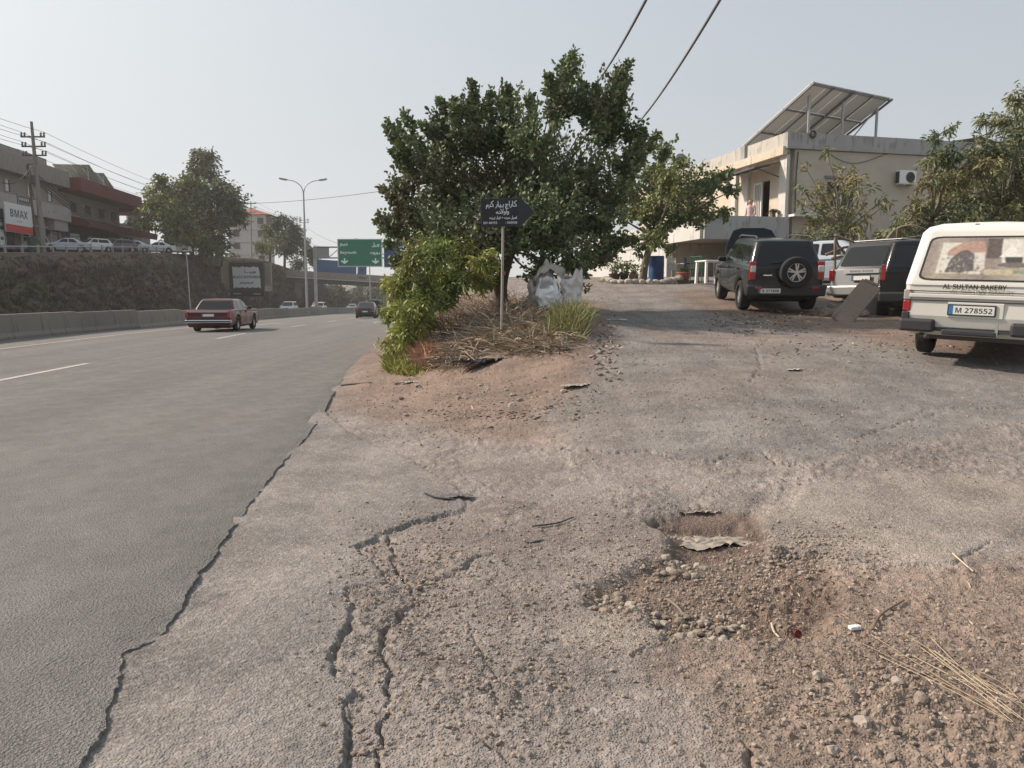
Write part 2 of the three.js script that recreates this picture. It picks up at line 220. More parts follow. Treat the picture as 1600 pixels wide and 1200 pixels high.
function crackDepth(x, D) {
  let z = 0;
  for (const c of cracks) { if (x < c.x0 - .1 || x > c.x1 + .1 || D < c.d0 - .1 || D > c.d1 + .1) continue; let d = 9; const q = [x + .075 * (fbm2(x * 13, D * 13, 4) - .5), D + .075 * (fbm2(x * 13 + 9, D * 13, 4) - .5)]; for (let i = 1; i < c.p.length; i++) d = Math.min(d, segD(q, c.p[i - 1], c.p[i])); const w = c.w * (.2 + 1.25 * vn(x * 11 + c.w * 900, D * 11)); if (d < w * 2) z = Math.max(z, c.h * (1 - sst(w * .25, w * 1.5, d))); }
  return z;
}
const C = { old: [.292, .258, .238], overlay: [.282, .256, .240], rough: [.302, .266, .244], dirt: [.285, .206, .162], pot: [.165, .114, .088], concrete: [.345, .300, .262], drive: [.258, .238, .224], earth: [.280, .214, .172], soil: [.225, .160, .124] };
function groundAt(x, D) {                                      // height and colour
  const e = x - edgeX(D), wob = (fbm2(x * 3.1, D * 3.1, 4) - .5), w2 = (fbm2(x * 11 + 5, D * 11, 3) - .5);
  let y = lotY(x, D) + .045 * (fbm2(x * .8 + 3, D * .8, 3) - .5) * sst(0, .5, e) + .012 * wob;
  const rag = .16 * wob + .07 * w2;
  const inOv = 1 - sst(-.012, .012, sd(R.overlay, x, D) + .07 * wob + .06 * w2);
  const isl = 1 - sst(-.25, .25, sd(R.island, x, D, 1.2) + rag * 1.5), band = 1 - sst(-.35, .3, sd(R.dirtBand, x, D, 1) + rag * 2), pot = 1 - sst(-.05, .07, sd(R.pot, x, D) + rag * .8), hole = 1 - sst(-.12, .06, sd(R.hole, x, D) + rag * .5);
  const cf = 1 - sst(-.05, .06, sd(R.concreteFar, x, D) + rag), cn = 1 - sst(-.015, .02, sd(R.concreteNear, x, D) + rag * .3), dr = 1 - sst(-.12, .14, sd(R.drive, x, D) + rag), ea = 1 - sst(-.3, .3, sd(R.earth, x, D) + rag * 2), so = 1 - sst(-.4, .4, sd(R.lotSoil, x, D, 1.5) + rag * 3);
  const far = sst(7, 14, D);
  let rough = Math.max(0, (1 - inOv) * (1 - cn) * (1 - cf) * (1 - dr * .6)) * (1 - .6 * band) * (1 - sst(6, 12, D));
  const wide = sst(.42, .60, fbm2(x * 1.3 + 20, D * 1.3, 3));
  rough *= .45 + .75 * wide;
  const lump = worley(x * 15, D * 15), lump2 = worley(x * 34 + 3, D * 34);
  const chip = worley(x * 5.2 + .6 * wob, D * 5.2 + .6 * w2);
  y += .028 * inOv - .05 * pot - .05 * hole + .014 * cn + .018 * cf + .012 * dr + .06 * isl;
  y += rough * (.015 * (1 - lump[0]) * (.2 + lump[2]) + .008 * (1 - lump2[0]) * lump2[2] + .022 * w2 + .006 * sst(0, .14, chip[1] - chip[0]));
  y += inOv * (.0045 * w2 + .006 * sst(.55, .8, fbm2(x * 2 + 40, D * 2, 2)) * ((1 - lump[0]) * lump[2])) + (pot + band + ea) * (.008 * w2 + .008 * (1 - lump2[0]) * sst(.6, .9, lump2[2]) + .007 * (1 - lump[0]) * sst(.8, .95, lump[2])) + dr * (.007 * w2 + .006 * Math.sin(D * 9 + x * 2 + 5 * wob) * wide);
  // tyre grooves in the soft soil
  const tr = hitTrack(x, D); y -= tr * .018;
  const cd = crackDepth(x, D) * (1 - .5 * pot); y -= cd;
  let c = C.old; const mixc = (a, b, t) => [mix(a[0], b[0], t), mix(a[1], b[1], t), mix(a[2], b[2], t)];
  c = mixc(c, C.rough, rough); c = mixc(c, C.overlay, inOv); c = mixc(c, C.drive, dr); c = mixc(c, C.earth, ea * .9 * (1 - cf)); c = mixc(c, C.concrete, Math.max(cf * .8, cn)); c = mixc(c, C.soil, so * .85); c = mixc(c, C.dirt, band * .8 * (1 - dr * .6)); c = mixc(c, C.dirt, isl * .9); c = mixc(c, C.pot, pot * .85 * (1 - cn)); c = mixc(c, C.pot, .35 * hole);
  // patches of loose soil and of dust
  const soil = sst(.52, .72, fbm2(x * .55 + 31, D * .55 + 8, 4)) * (1 - inOv) * (.25 + .4 * far); c = mixc(c, C.dirt, soil * .6);
  const crumbs = sst(.62, .8, fbm2(x * 5 + 71, D * 5, 3)) * (1 - .6 * cf); c = mixc(c, C.pot, crumbs * (.20 + .22 * (ea + band) * .5));
  const bl = 1 + .34 * (fbm2(x * .9 + 11, D * .9 + 2, 4) - .5) + .30 * (fbm2(x * 22, D * 22, 2) - .5) + (lump2[2] - .5) * .16 + .14 * (lump[2] - .5) * rough;
  return [y, c[0] * bl, c[1] * bl, c[2] * bl];
}
const trackA = line([[1185, 800], [1210, 730]]), trackB = line([[1225, 790], [1250, 730]]), trackC = line([[1020, 805], [1120, 770]]);
function hitTrack(x, D) { let t = 0; for (const a of [trackA, trackB, trackC]) { if (Math.abs(D - a[0][1]) > 1.6 || Math.abs(x - a[0][0]) > 1.6) continue; const d = segD([x, D], a[0], a[1]); if (d < .09) { const dx = a[1][0] - a[0][0], dy = a[1][1] - a[0][1], s = ((x - a[0][0]) * dx + (D - a[0][1]) * dy) / Math.hypot(dx, dy); t = Math.max(t, (1 - sst(.05, .09, d)) * (.5 + .5 * Math.sin(s * 70 + d * 40))); } } return t; }

function gridGeo(rows, cols, f) {                              // f(i, j) -> [x, y, z, r, g, b, u, v]
  const n = rows * cols, pos = new Float32Array(n * 3), col = new Float32Array(n * 3), uv = new Float32Array(n * 2), idx = new Uint32Array((rows - 1) * (cols - 1) * 6);
  for (let i = 0; i < rows; i++) for (let j = 0; j < cols; j++) { const q = f(i, j), k = i * cols + j; pos.set([q[0], q[1], q[2]], k * 3); col.set([q[3], q[4], q[5]], k * 3); uv[2 * k] = q[6]; uv[2 * k + 1] = q[7]; }
  let o = 0; for (let i = 0; i < rows - 1; i++) for (let j = 0; j < cols - 1; j++) { const a = i * cols + j, b = a + 1, c = a + cols, d = c + 1; idx[o++] = a; idx[o++] = b; idx[o++] = c; idx[o++] = c; idx[o++] = b; idx[o++] = d; }
  const g = new THREE.BufferGeometry(); g.setAttribute('position', new THREE.BufferAttribute(pos, 3)); g.setAttribute('color', new THREE.BufferAttribute(col, 3)); g.setAttribute('uv', new THREE.BufferAttribute(uv, 2)); g.setIndex(new THREE.BufferAttribute(idx, 1)); g.computeVertexNormals(); return g;
}
// rows far apart far away, close together underfoot
const NR = 760, NC = 640, SIDE = 36;
const rowD = i => i < 8 ? -7 + i * 1.05 : 1 / mix(1 / 1.4, 1 / 95, (i - 8) / (NR - 9));
const groundMat = mat([1, 1, 1], .94, { map: rep(T.dirt, .62), bump: rep(T.dirtBump, .9), bs: .022, vc: true });
structure('ground', gridGeo(NR, NC + SIDE, (i, j) => {
  const D = rowD(i), a = edgeX(D) - .12, b = Math.max(2.6, D * .78 + 1.9);
  let x = j < NC ? mix(a, b, j / (NC - 1)) : b + Math.pow((j - NC + 1) / SIDE, 2.2) * 150;
  const q = groundAt(x, D); return [x, q[0], -D, q[1], q[2], q[3], x, D];
}), groundMat, 'cracked old asphalt and reddish dirt lot beside the highway', 'ground');

// highway: its surface stands a few centimetres above the broken shoulder
const asphaltMat = mat([1, 1, 1], .88, { map: T.asphalt, bump: T.asphaltBump, bs: .02, vc: true });
function roadCol(x, D, L) {
  const n = fbm2(L * .8, D * .09 + 4, 4) - .5, m = fbm2(x * 1.7, D * 1.7, 4) - .5, dust = sst(.45, .75, fbm2(x * .7 + 3, D * .35, 3)) * (1 - sst(.1, 3.2, edgeX(D) - x)) * sst(6, 12, D);
  const wheel = .5 + .5 * Math.cos((L + 3.2) * 2 * Math.PI / 1.75), k = (1 + .30 * n + .20 * m) * (1 - .07 * wheel);
  return [mix(.245 * k, .30, dust * .7), mix(.236 * k, .250, dust * .7), mix(.226 * k, .21, dust * .7)];
}
const RC = 300;
structure('highway', gridGeo(520, RC + 1, (i, j) => {
  const D = i < 8 ? -8 + i * 1.1 : 1 / mix(1 / 1.3, 1 / 330, Math.pow((i - 8) / 511, .97)), e = edgeX(D), l0 = -14.6 - SHEAR * D;
  const t = Math.min(1, j / (RC - 1)), x = mix(l0, e, 1 - Math.pow(1 - t, 1.5)), L = x + SHEAR * D;
  const c = roadCol(x, D, L), rough = (1 - sst(4, 12, D)) * .004 * (fbm2(x * 18, D * 18, 2) - .5);
  const worn = (1 - sst(.0, .22, e - x)) * (.026 * sst(.5, .8, fbm2(D * 2.3, 41, 3)) + .012 * (fbm2(x * 30, D * 30, 2) - .4));
  const y = roadY(D) + .022 + rough + .01 * (fbm2(x * .7, D * .7, 2) - .5) - worn - (j === RC ? .09 : 0);
  return [j === RC ? x + .012 : x, y, -D, c[0], c[1], c[2], x, D];
}), asphaltMat, 'grey asphalt highway running away to the left', 'road');
structure('far_carriageway', gridGeo(60, 30, (i, j) => { const D = mix(-10, 330, i / 59), L = mix(-28.5, -15.0, j / 29), x = L - SHEAR * D, c = roadCol(x, D, L); return [x, roadY(D) + .0, -D, c[0] * .95, c[1] * .95, c[2] * .95, x, D]; }), asphaltMat, 'opposite carriageway behind the concrete median barrier', 'road');

// painted markings, worn through in places
const markTex = dataTex(512, (x, y) => { const w = pworley(x, y, 60), n = pfbm(x, y, 10, 4); return .78 + .35 * (n - .5) - .25 * Math.max(0, w[0] - .5); });
const lineMat = mat([.52, .50, .46], .8, { map: markTex, bump: T.asphaltBump, bs: .006 }), lineDirty = mat([.40, .365, .315], .85, { map: markTex, bump: T.asphaltBump, bs: .006 });
function stripe(L, D0, D1, w) { const n = Math.max(2, Math.ceil((D1 - D0) / 3)), g = gridGeo(n + 1, 3, (i, j) => { const D = mix(D0, D1, i / n), x = L + (j / 2 - .5) * w - SHEAR * D; return [x, roadY(D) + .022 + .008, -D, 1, 1, 1, x, D]; }); g.deleteAttribute('color'); return g; }
structure('edge_line', stripe(-12.2, -4, 300, .2), lineDirty, 'faded pale edge line beside the median barrier', 'road marking');
for (const [L, a, b] of [[-7.72, 12.4, 16.2], [-7.68, 25.6, 29.4], [-7.6, 38.0, 42.2], [-7.6, 50.4, 54.6], [-10.1, 41, 47], [-7.6, 63, 67], [-4.2, 47, 51], [-4.2, 60, 64], [-7.6, 76, 80]]) tag(part('lane_dash', stripe(L, a, b, .15), lineMat, scene), 'white painted lane dash on the highway', 'road marking', 'lane dashes', 'structure');

// far land below and beyond everything
structure('terrain', gridGeo(60, 60, (i, j) => { const x = mix(-1500, 1500, i / 59), z = mix(-2400, 300, j / 59), r = Math.hypot(x, z); return [x, -4.5 + 26 * sst(350, 1600, r) * (.4 + fbm2(x * .003, z * .003, 3)) - (r < 200 ? 1 : 0), z, .12, .115, .075, x, z]; }), mat([1, 1, 1], .95, { vc: true, map: rep(T.dirt, .1) }), 'distant hazy land', 'terrain');

// embankment of the upper street, left of the far carriageway
const topK = [[-20, 3.5], [30, 3.9], [55, 4.55], [93, 6.9], [122, 7.9], [150, 8.9], [200, 7.5], [260, 3.5], [330, 0]];
const topY = D => (knots(topK, D - 5) + knots(topK, D) + knots(topK, D + 5)) / 3;
const embMat = mat([1, 1, 1], .95, { vc: true, map: rep(T.dirt, .3), bump: rep(T.dirtBump, .25), bs: .12 });
function embY(L, D) { const t = sst(-29.2, -36.2, L); const base = roadY(D) + .02; return mix(base, topY(D), t) + sst(-29, -30, L) * (1 - sst(-35, -36, L)) * 1.1 * (fbm2(L * .5, D * .35, 4) - .5); }
structure('embankment', gridGeo(240, 46, (i, j) => { const D = mix(-15, 330, i / 239), L = mix(-36.6, -28.3, j / 45), x = L - SHEAR * D, n = fbm2(L * .6 + 9, D * .4, 4), k = .7 + .6 * fbm2(L * 2, D * 2, 3); const c = n > .52 ? [.15, .095, .07] : [.115, .09, .065]; return [x, embY(L, D), -D, c[0] * k, c[1] * k, c[2] * k, D, L]; }), embMat, 'steep brown embankment of dry scrub under the upper street', 'embankment');
structure('upper_street', gridGeo(120, 24, (i, j) => { const D = mix(-15, 330, i / 119), L = mix(-130, -36.6, j / 23), x = L - SHEAR * D, k = .9 + .3 * (fbm2(x * .5, D * .5, 3) - .5); return [x, topY(D) + sst(-60, -130, L) * 3, -D, .19 * k, .18 * k, .165 * k, x, D]; }), asphaltMat, 'grey upper street in front of the shops', 'street');
const tY = (x, D) => { const L = x + SHEAR * D; return L > -36.6 ? embY(L, D) : topY(D); };
console.log('ground done');
// ---------------------------------------------------------------- vegetation
function leafMat(c) { return new THREE.MeshPhysicalMaterial({ color: lin(...c), roughness: .72, transmission: .32, thickness: 0, vertexColors: true, side: THREE.DoubleSide }); }
const LM = leafMat([1, 1, 1]);
class Leaves {
  constructor(seed) { this.p = []; this.c = []; this.r = rngOf(seed); }
  // a folded leaf from its stalk p along direction d
  add(p, d, len, wid, col, droop = 0) {
    const r = this.r; let u = V(r() - .5, r() - .5, r() - .5).cross(d); if (u.lengthSq() < 1e-6) u = V(1, 0, 0); u.normalize(); const n = d.clone().cross(u).normalize();
    const f = (r() - .3) * .35, at2 = (t, sd, w) => { const q = p.clone().addScaledVector(d, len * t); q.y -= droop * len * t * t; if (sd) q.addScaledVector(u, sd * wid * w / 2).addScaledVector(n, f * wid * w); return q; };
    for (const q of [at2(0), at2(.3, 1, .85), at2(.7, 1, .8), at2(1), at2(.7, -1, .8), at2(.3, -1, .85)]) this.p.push(q.x, q.y, q.z);
    const k = .72 + .56 * r(); for (let i = 0; i < 6; i++) this.c.push(col[0] * k, col[1] * k, col[2] * k);
  }
  geo() { const n = this.p.length / 18, idx = []; for (let i = 0; i < n; i++) { const b = i * 6; idx.push(b, b + 1, b + 5, b + 1, b + 2, b + 5, b + 5, b + 2, b + 4, b + 2, b + 3, b + 4); } const g = new THREE.BufferGeometry(); g.setAttribute('position', new THREE.Float32BufferAttribute(this.p, 3)); g.setAttribute('color', new THREE.Float32BufferAttribute(this.c, 3)); g.setAttribute('uv', new THREE.Float32BufferAttribute(new Float32Array(n * 12), 2)); g.setIndex(idx); g.computeVertexNormals(); return g; }
}
const rdir = r => { const z = 2 * r() - 1, a = r() * 6.2832, s = Math.sqrt(1 - z * z); return V(s * Math.cos(a), z, s * Math.sin(a)); };
// o: lobes [u, v, r(px), dz] seen at depth D; shoots grow out of the lobes, leaves sit along the shoots
function tree(o) {
  const r = rngOf(o.seed), T0 = thing(o.name, o.label, o.category || 'tree', o.group, o.base), b = o.base, Lv = new Leaves(o.seed + 1), wood = [];
  const lobes = o.lobes ? o.lobes.map(l => { const dz = l[3] ?? (r() - .5) * 2 * (o.depth || 1); return { c: at(l[0], l[1], o.D + dz).sub(b), r: l[2] / FPX * o.D }; }) : o.world.map(l => ({ c: V(l[0], l[1], l[2]), r: l[3] }));
  const trunk = o.trunk || [V(0, -.3, 0), V(.1, 1, 0), V(.1, 2, 0)], fork = trunk[trunk.length - 1];
  wood.push(limb(trunk, o.tr || [.2, .15, .12], 9, 8));
  const col = o.cols;
  for (const q of o.stems || []) { const dz = ((q[0] * 7 + q[3]) % 5) * .3 - .6; wood.push(limb([at(q[0], q[1] + 20, o.D + dz).sub(b), at(q[2], q[3], o.D + dz).sub(b)], [.022, .006], 4)); }
  for (const l of lobes) {
    const mid = fork.clone().lerp(l.c, .5).add(V((r() - .5) * .4, (r() - .3) * .4, (r() - .5) * .4).multiplyScalar(o.D ? 1 : 2));
    const br = o.br || .05;
    if (l.r > (o.rMin || 0)) wood.push(limb([fork.clone(), mid, l.c], [br, br * .6, br * .22], 5, 6));
    const N = Math.round((o.shoots || 14) * Math.pow(l.r / (o.rRef || .7), o.pw ?? 2));
    const lc = col[Math.floor(r() * col.length)];
    for (let s = 0; s < N; s++) {
      const d = rdir(r); d.y = d.y * .8 + (o.up ?? .35); d.normalize();
      const p0 = l.c.clone().addScaledVector(rdir(r), l.r * .35 * r()), L = l.r * (.45 + .65 * r() * (o.stray ?? 1)), bend = rdir(r).multiplyScalar(.18 * L); bend.y += (o.lift ?? .25) * L;
      const p1 = p0.clone().addScaledVector(d, L * .55), p2 = p0.clone().addScaledVector(d, L).add(bend);
      if (s % (o.twigEvery || 2) === 0) wood.push(limb([p0, p1, p2], [.012, .009, .004].map(k => k * (o.twig || 1)), 3));
      const sc = r() < .2 ? col[Math.floor(r() * col.length)] : lc, n = o.perShoot || 26;
      for (let k = 0; k < n; k++) {
        const t = .12 + .88 * (k + r()) / n, q = t < .55 ? p0.clone().lerp(p1, t / .55) : p1.clone().lerp(p2, (t - .55) / .45);
        const ld = rdir(r).multiplyScalar(.9).addScaledVector(d, .55); ld.y += .1; ld.normalize();
        q.addScaledVector(rdir(r), (o.spread || .09) * (1.15 - t * .6));
        const len = o.leaf[0] * (.65 + .7 * r());
        Lv.add(q, ld, len, o.leaf[1] * (.75 + .5 * r()), sc, o.droop || 0);
      }
    }
  }
  part('trunk', wood, o.barkMat || M.bark, T0); part('crown', Lv.geo(), LM, T0);
  return T0;
}
const CAROB = [[.105, .150, .052], [.125, .172, .062], [.085, .125, .046], [.155, .19, .072], [.115, .152, .056], [.14, .145, .07]];
const spikes = (l, seed) => { const r = rngOf(seed); return l.flatMap(([u0, v0, u1, v1]) => [0, .22, .42, .6, .76, .9, 1].map(t => [mix(u0, u1, t), mix(v0, v1, t), mix(13, 5, t), (r() - .5) * .2 + ((u0 * 7 + v1) % 5) * .3 - .6])); };
const LIME = [[.27, .31, .06], [.20, .26, .055], [.34, .35, .08], [.15, .20, .052], [.24, .25, .06]];
const YELLOW = [[.15, .155, .045], [.12, .14, .042], [.18, .15, .055], [.095, .12, .035]];
const MIDG = [[.095, .135, .042], [.12, .16, .046], [.075, .115, .038]];
const bt = (x, D, y) => V(x, y ?? lotY(x, D), -D);

// the big dark carob on the island
const CAROB_TIPS = [[702, 240, 688, 158], [745, 210, 736, 130], [795, 205, 791, 138], [766, 220, 762, 150], [884, 160, 891, 92], [866, 190, 857, 118], [950, 190, 982, 102], [940, 200, 930, 140], [985, 260, 1003, 206], [640, 270, 606, 200], [662, 250, 632, 180], [640, 340, 598, 296], [632, 372, 590, 345], [690, 220, 660, 196], [822, 220, 828, 152], [910, 180, 912, 134], [975, 290, 1024, 214], [715, 210, 712, 160], [965, 180, 968, 112]];
tree({ name: 'carob_tree', rMin: .26, stems: CAROB_TIPS, label: 'big bushy dark green tree behind the black garage sign', seed: 11, base: bt(-.15, 17, lotY(-.15, 17)), D: 16.6, depth: 1.5, cols: CAROB, leaf: [.088, .062], shoots: 54, rRef: .7, pw: 1.55, perShoot: 28, up: .45, lift: .3, br: .035, spread: .08, stray: 1.15,
  trunk: [V(0, -.3, 0), V(-.12, .7, 0), V(.1, 1.5, .1)], tr: [.2, .16, .13],
  lobes: [[690, 205, 30], [694, 262, 48], [735, 178, 34], [742, 235, 50], [790, 172, 32], [795, 225, 55], [835, 235, 50], [866, 142, 20], [890, 112, 22], [884, 168, 42], [925, 178, 42], [968, 130, 22], [960, 165, 26], [945, 215, 46], [622, 212, 18], [632, 248, 28], [655, 275, 44], [625, 300, 26], [612, 360, 24], [632, 345, 40], [612, 205, 12], [608, 388, 9], [985, 215, 24], [1000, 222, 14], [975, 270, 40], [700, 320, 70], [770, 300, 74], [845, 300, 78], [915, 290, 66], [660, 370, 52], [730, 380, 66], [800, 370, 70], [865, 380, 66], [925, 360, 56], [955, 320, 44], [900, 420, 40], [935, 405, 36], [850, 425, 34], [760, 430, 34], [620, 415, 22], [958, 385, 28], [700, 300, 60, 1.4], [790, 330, 70, 1.6], [880, 330, 66, 1.5], [820, 260, 60, 1.3], [760, 390, 60, -1.6], [860, 360, 60, -1.7], [700, 390, 50, -1.4], ...spikes(CAROB_TIPS, 5)] });
// lime shrub at the roadside
tree({ name: 'roadside_shrub', label: 'bright lime green leafy shrub at the edge of the highway', category: 'shrub', seed: 23, base: bt(-1.9, 14.6), D: 14.3, depth: .9, cols: LIME, leaf: [.13, .036], shoots: 62, rRef: .6, perShoot: 30, up: .25, lift: .1, droop: .35, br: .03, spread: .1, trunk: [V(0, -.2, 0), V(.05, .4, 0), V(0, .8, 0)], tr: [.06, .05, .04],
  lobes: [[640, 412, 26], [680, 402, 32], [725, 405, 34], [760, 412, 26], [620, 452, 30], [660, 448, 42], [705, 440, 42], [750, 440, 34], [612, 492, 24], [645, 490, 36], [690, 470, 30], [618, 528, 22], [640, 525, 26], [672, 388, 16], [645, 556, 18], [612, 548, 14], [665, 505, 22]] });
// tree in the stone planter
tree({ name: 'planter_tree', label: 'small green tree with a leaning trunk in the stone planter', seed: 37, base: at(1003, 442, 27.4), D: 27.2, depth: 1.3, cols: [[.10, .14, .038], [.14, .175, .045], [.18, .205, .052], [.085, .125, .04]], leaf: [.14, .095], shoots: 40, rRef: 1.0, perShoot: 26, up: .25, lift: .15, droop: .2, br: .07, spread: .13, barkMat: M.barkGrey,
  trunk: [V(0, -.3, 0), V(.12, .8, 0), V(.42, 1.7, 0)], tr: [.17, .13, .12],
  lobes: [[1035, 245, 28], [1015, 275, 36], [1050, 290, 44], [1085, 300, 38], [1110, 295, 30], [1132, 278, 20], [1140, 300, 16], [985, 300, 34], [1005, 335, 46], [1055, 340, 48], [1090, 330, 32], [970, 340, 26], [1025, 378, 30], [985, 375, 26], [1045, 390, 16], [1100, 340, 26], [1128, 330, 16], [1064, 258, 18], [1000, 392, 16], [1040, 310, 45, 1.6]] });
// loose-leaved saplings and the dense trees on the right
const SAP = [[.19, .195, .06], [.23, .21, .07], [.15, .17, .055], [.27, .21, .085]];
tree({ name: 'leafy_sapling', label: 'thin sapling with drooping olive leaves in front of the house wall', category: 'tree', seed: 41, base: bt(11.6, 26), D: 26, depth: .8, cols: SAP, leaf: [.22, .058], shoots: 17, rRef: .9, perShoot: 16, up: .2, lift: -.1, droop: .55, br: .04, spread: .14, barkMat: M.barkGrey, trunk: [V(0, -.3, 0), V(-.1, 1.0, 0), V(-.2, 1.7, 0)], tr: [.07, .06, .045],
  lobes: [[1292, 236, 12], [1300, 262, 10], [1262, 268, 14], [1256, 300, 16], [1250, 318, 12], [1275, 300, 22], [1300, 305, 30], [1332, 272, 24], [1345, 300, 28], [1318, 285, 20], [1300, 335, 40], [1340, 335, 34], [1372, 318, 12], [1270, 345, 34], [1258, 370, 26], [1300, 370, 40], [1340, 370, 34], [1385, 320, 12]] });
tree({ name: 'leafy_tree', label: 'tall olive green tree at the right edge behind the white van', seed: 53, base: bt(16.5, 25.5), D: 25, depth: 1.6, cols: [...SAP, [.09, .12, .04], [.11, .14, .048]], leaf: [.19, .06], shoots: 40, rRef: 1.0, perShoot: 24, up: .25, droop: .45, lift: .05, br: .06, spread: .15, barkMat: M.barkGrey, trunk: [V(0, -.3, 0), V(.1, 1.5, 0), V(0, 2.6, 0)], tr: [.13, .1, .09],
  lobes: [[1590, 160, 24], [1575, 195, 36], [1600, 210, 40], [1540, 190, 16], [1560, 240, 44], [1590, 265, 50], [1530, 270, 44], [1550, 310, 56], [1600, 330, 60], [1500, 320, 46], [1640, 230, 60], [1660, 320, 70], [1520, 360, 48], [1580, 375, 50], [1640, 400, 60], [1560, 290, 50, 2]] });
tree({ name: 'leafy_tree', label: 'broad green tree hiding the house corner right of the air conditioner', seed: 59, base: bt(13.9, 25), D: 24.6, depth: 1.3, cols: [...MIDG, [.16, .17, .055], [.21, .19, .07]], leaf: [.18, .06], shoots: 40, rRef: 1.0, perShoot: 24, up: .2, droop: .4, lift: .05, br: .06, spread: .14, barkMat: M.barkGrey, trunk: [V(0, -.3, 0), V(-.1, 1.2, 0), V(0, 2.1, 0)], tr: [.12, .1, .08],
  lobes: [[1462, 218, 18], [1485, 200, 13], [1462, 248, 24], [1488, 245, 28], [1456, 285, 26], [1480, 290, 38], [1505, 285, 32], [1440, 325, 30], [1470, 335, 42], [1505, 345, 38], [1410, 355, 28], [1440, 370, 38], [1480, 380, 38], [1375, 378, 24], [1405, 388, 24], [1525, 390, 38]] });
// bare dead branches over the silver car
{ const g = [], r = rngOf(5), P = (u, v, D) => at(u, v, D); for (const l of [[[1305, 372], [1312, 390], [1322, 402], [1330, 372]], [[1305, 368], [1325, 375], [1345, 380], [1352, 372]], [[1335, 395], [1342, 376], [1360, 380]], [[1290, 398], [1330, 384], [1400, 384], [1450, 383]], [[1300, 404], [1340, 396], [1420, 388]], [[1385, 375], [1400, 358], [1425, 352], [1450, 360]], [[1380, 378], [1420, 372], [1450, 366]], [[1304, 440], [1305, 372]], [[1400, 385], [1404, 356]]]) g.push(limb(l.map(q => P(q[0], q[1], 21 + .6 * r())), l.map((q, i) => .045 - .008 * i), 5, 8)); const o = part('dead_branches', g, mat([.34, .29, .23], .9, { map: T.bark }), scene); tag(o, 'bare grey dead branches arching over the silver car', 'branches'); }

// roadside trees across the highway
function farTree(name, label, u, vb, D, h, w, cols, seed, o = {}) {
  const base = at(u, vb, D), r = rngOf(seed), world = [], n = o.n || 12;
  for (let i = 0; i < n; i++) { const t = (o.low ?? .3) + (1 - (o.low ?? .3)) * (i + r() * .8) / n, k = Math.sin(Math.PI * Math.min(1, .18 + .8 * t)) , a = r() * 6.28; world.push([Math.cos(a) * w * .36 * k * (o.thin || 1), h * t * .92, Math.sin(a) * w * .36 * k, w * (.2 + .1 * r()) * (.65 + .5 * k)]); }
  return tree({ name, label, seed, base, world, group: o.group, cols, leaf: o.leaf || [.55, .24], shoots: o.shoots || 22, rRef: 2, pw: 1.6, perShoot: 18, up: .3, droop: .3, lift: .1, br: .12, twig: 3, twigEvery: 4, spread: .45, trunk: [V(0, -1.5, 0), V(.2, h * .25, 0), V(0, h * .5, 0)], tr: [.3, .22, .15], barkMat: M.bark });
}
const GUM = [[.10, .105, .055], [.13, .13, .065], [.08, .09, .05], [.16, .145, .065]], DUSK = [[.05, .07, .034], [.062, .082, .038], [.075, .095, .04]], YG = [[.22, .235, .06], [.17, .20, .055], [.13, .16, .05]];
farTree('eucalyptus_tree', 'tallest loose grey-green tree on the bank across the highway', 330, 400, 116, 16.5, 9.5, GUM, 71, { n: 15, low: .28 });
farTree('broadleaf_tree', 'yellow-green rounded tree beside the red building', 260, 397, 104, 10.8, 7.4, YG, 73, { n: 13, low: .12 });
farTree('broadleaf_tree', 'dense green tree in front of the tall grey-green tree', 300, 400, 106, 11, 9.5, [...YG, ...DUSK], 79, { n: 14, low: .1 });
farTree('broadleaf_tree', 'dark green tree between the yellow-green tree and the white building', 345, 400, 110, 10.5, 8.5, [...DUSK, ...MIDG], 83, { n: 14, low: .06 });
farTree('broadleaf_tree', 'dark round-topped tree right of the white red-roofed building', 444, 412, 150, 9.8, 8.6, DUSK, 89, { n: 13, low: .2 });
farTree('broadleaf_tree', 'pale green tree just right of the white building', 421, 410, 158, 8.6, 6, [...MIDG, ...YG], 97, { n: 10, low: .25 });
farTree('broadleaf_tree', 'slim dark tree behind the tall double street lamp', 478, 435, 170, 9.5, 6, DUSK, 101, { n: 10, low: .1 });
// darker trees under and beyond the bridge
[[500, 492, 215, 9, 11], [528, 492, 225, 9, 11], [560, 492, 235, 9, 12], [598, 492, 230, 10, 11], [632, 492, 215, 11, 12], [515, 470, 260, 9, 10], [660, 492, 205, 11, 12], [575, 480, 270, 11, 12]].forEach((q, i) => farTree('background_tree', ['leftmost dark tree beyond the bridge', 'second dark tree beyond the bridge', 'third dark tree beyond the bridge', 'dark tree seen under the right of the bridge', 'dark tree behind the blue road sign', 'far dark tree above the bridge left end', 'dark tree behind the lime shrub', 'farthest dark tree beyond the bridge'][i], q[0], q[1], q[2], q[3], q[4], DUSK, 110 + i, { n: 9, low: .05, group: 'trees beyond the bridge', shoots: 16 }));

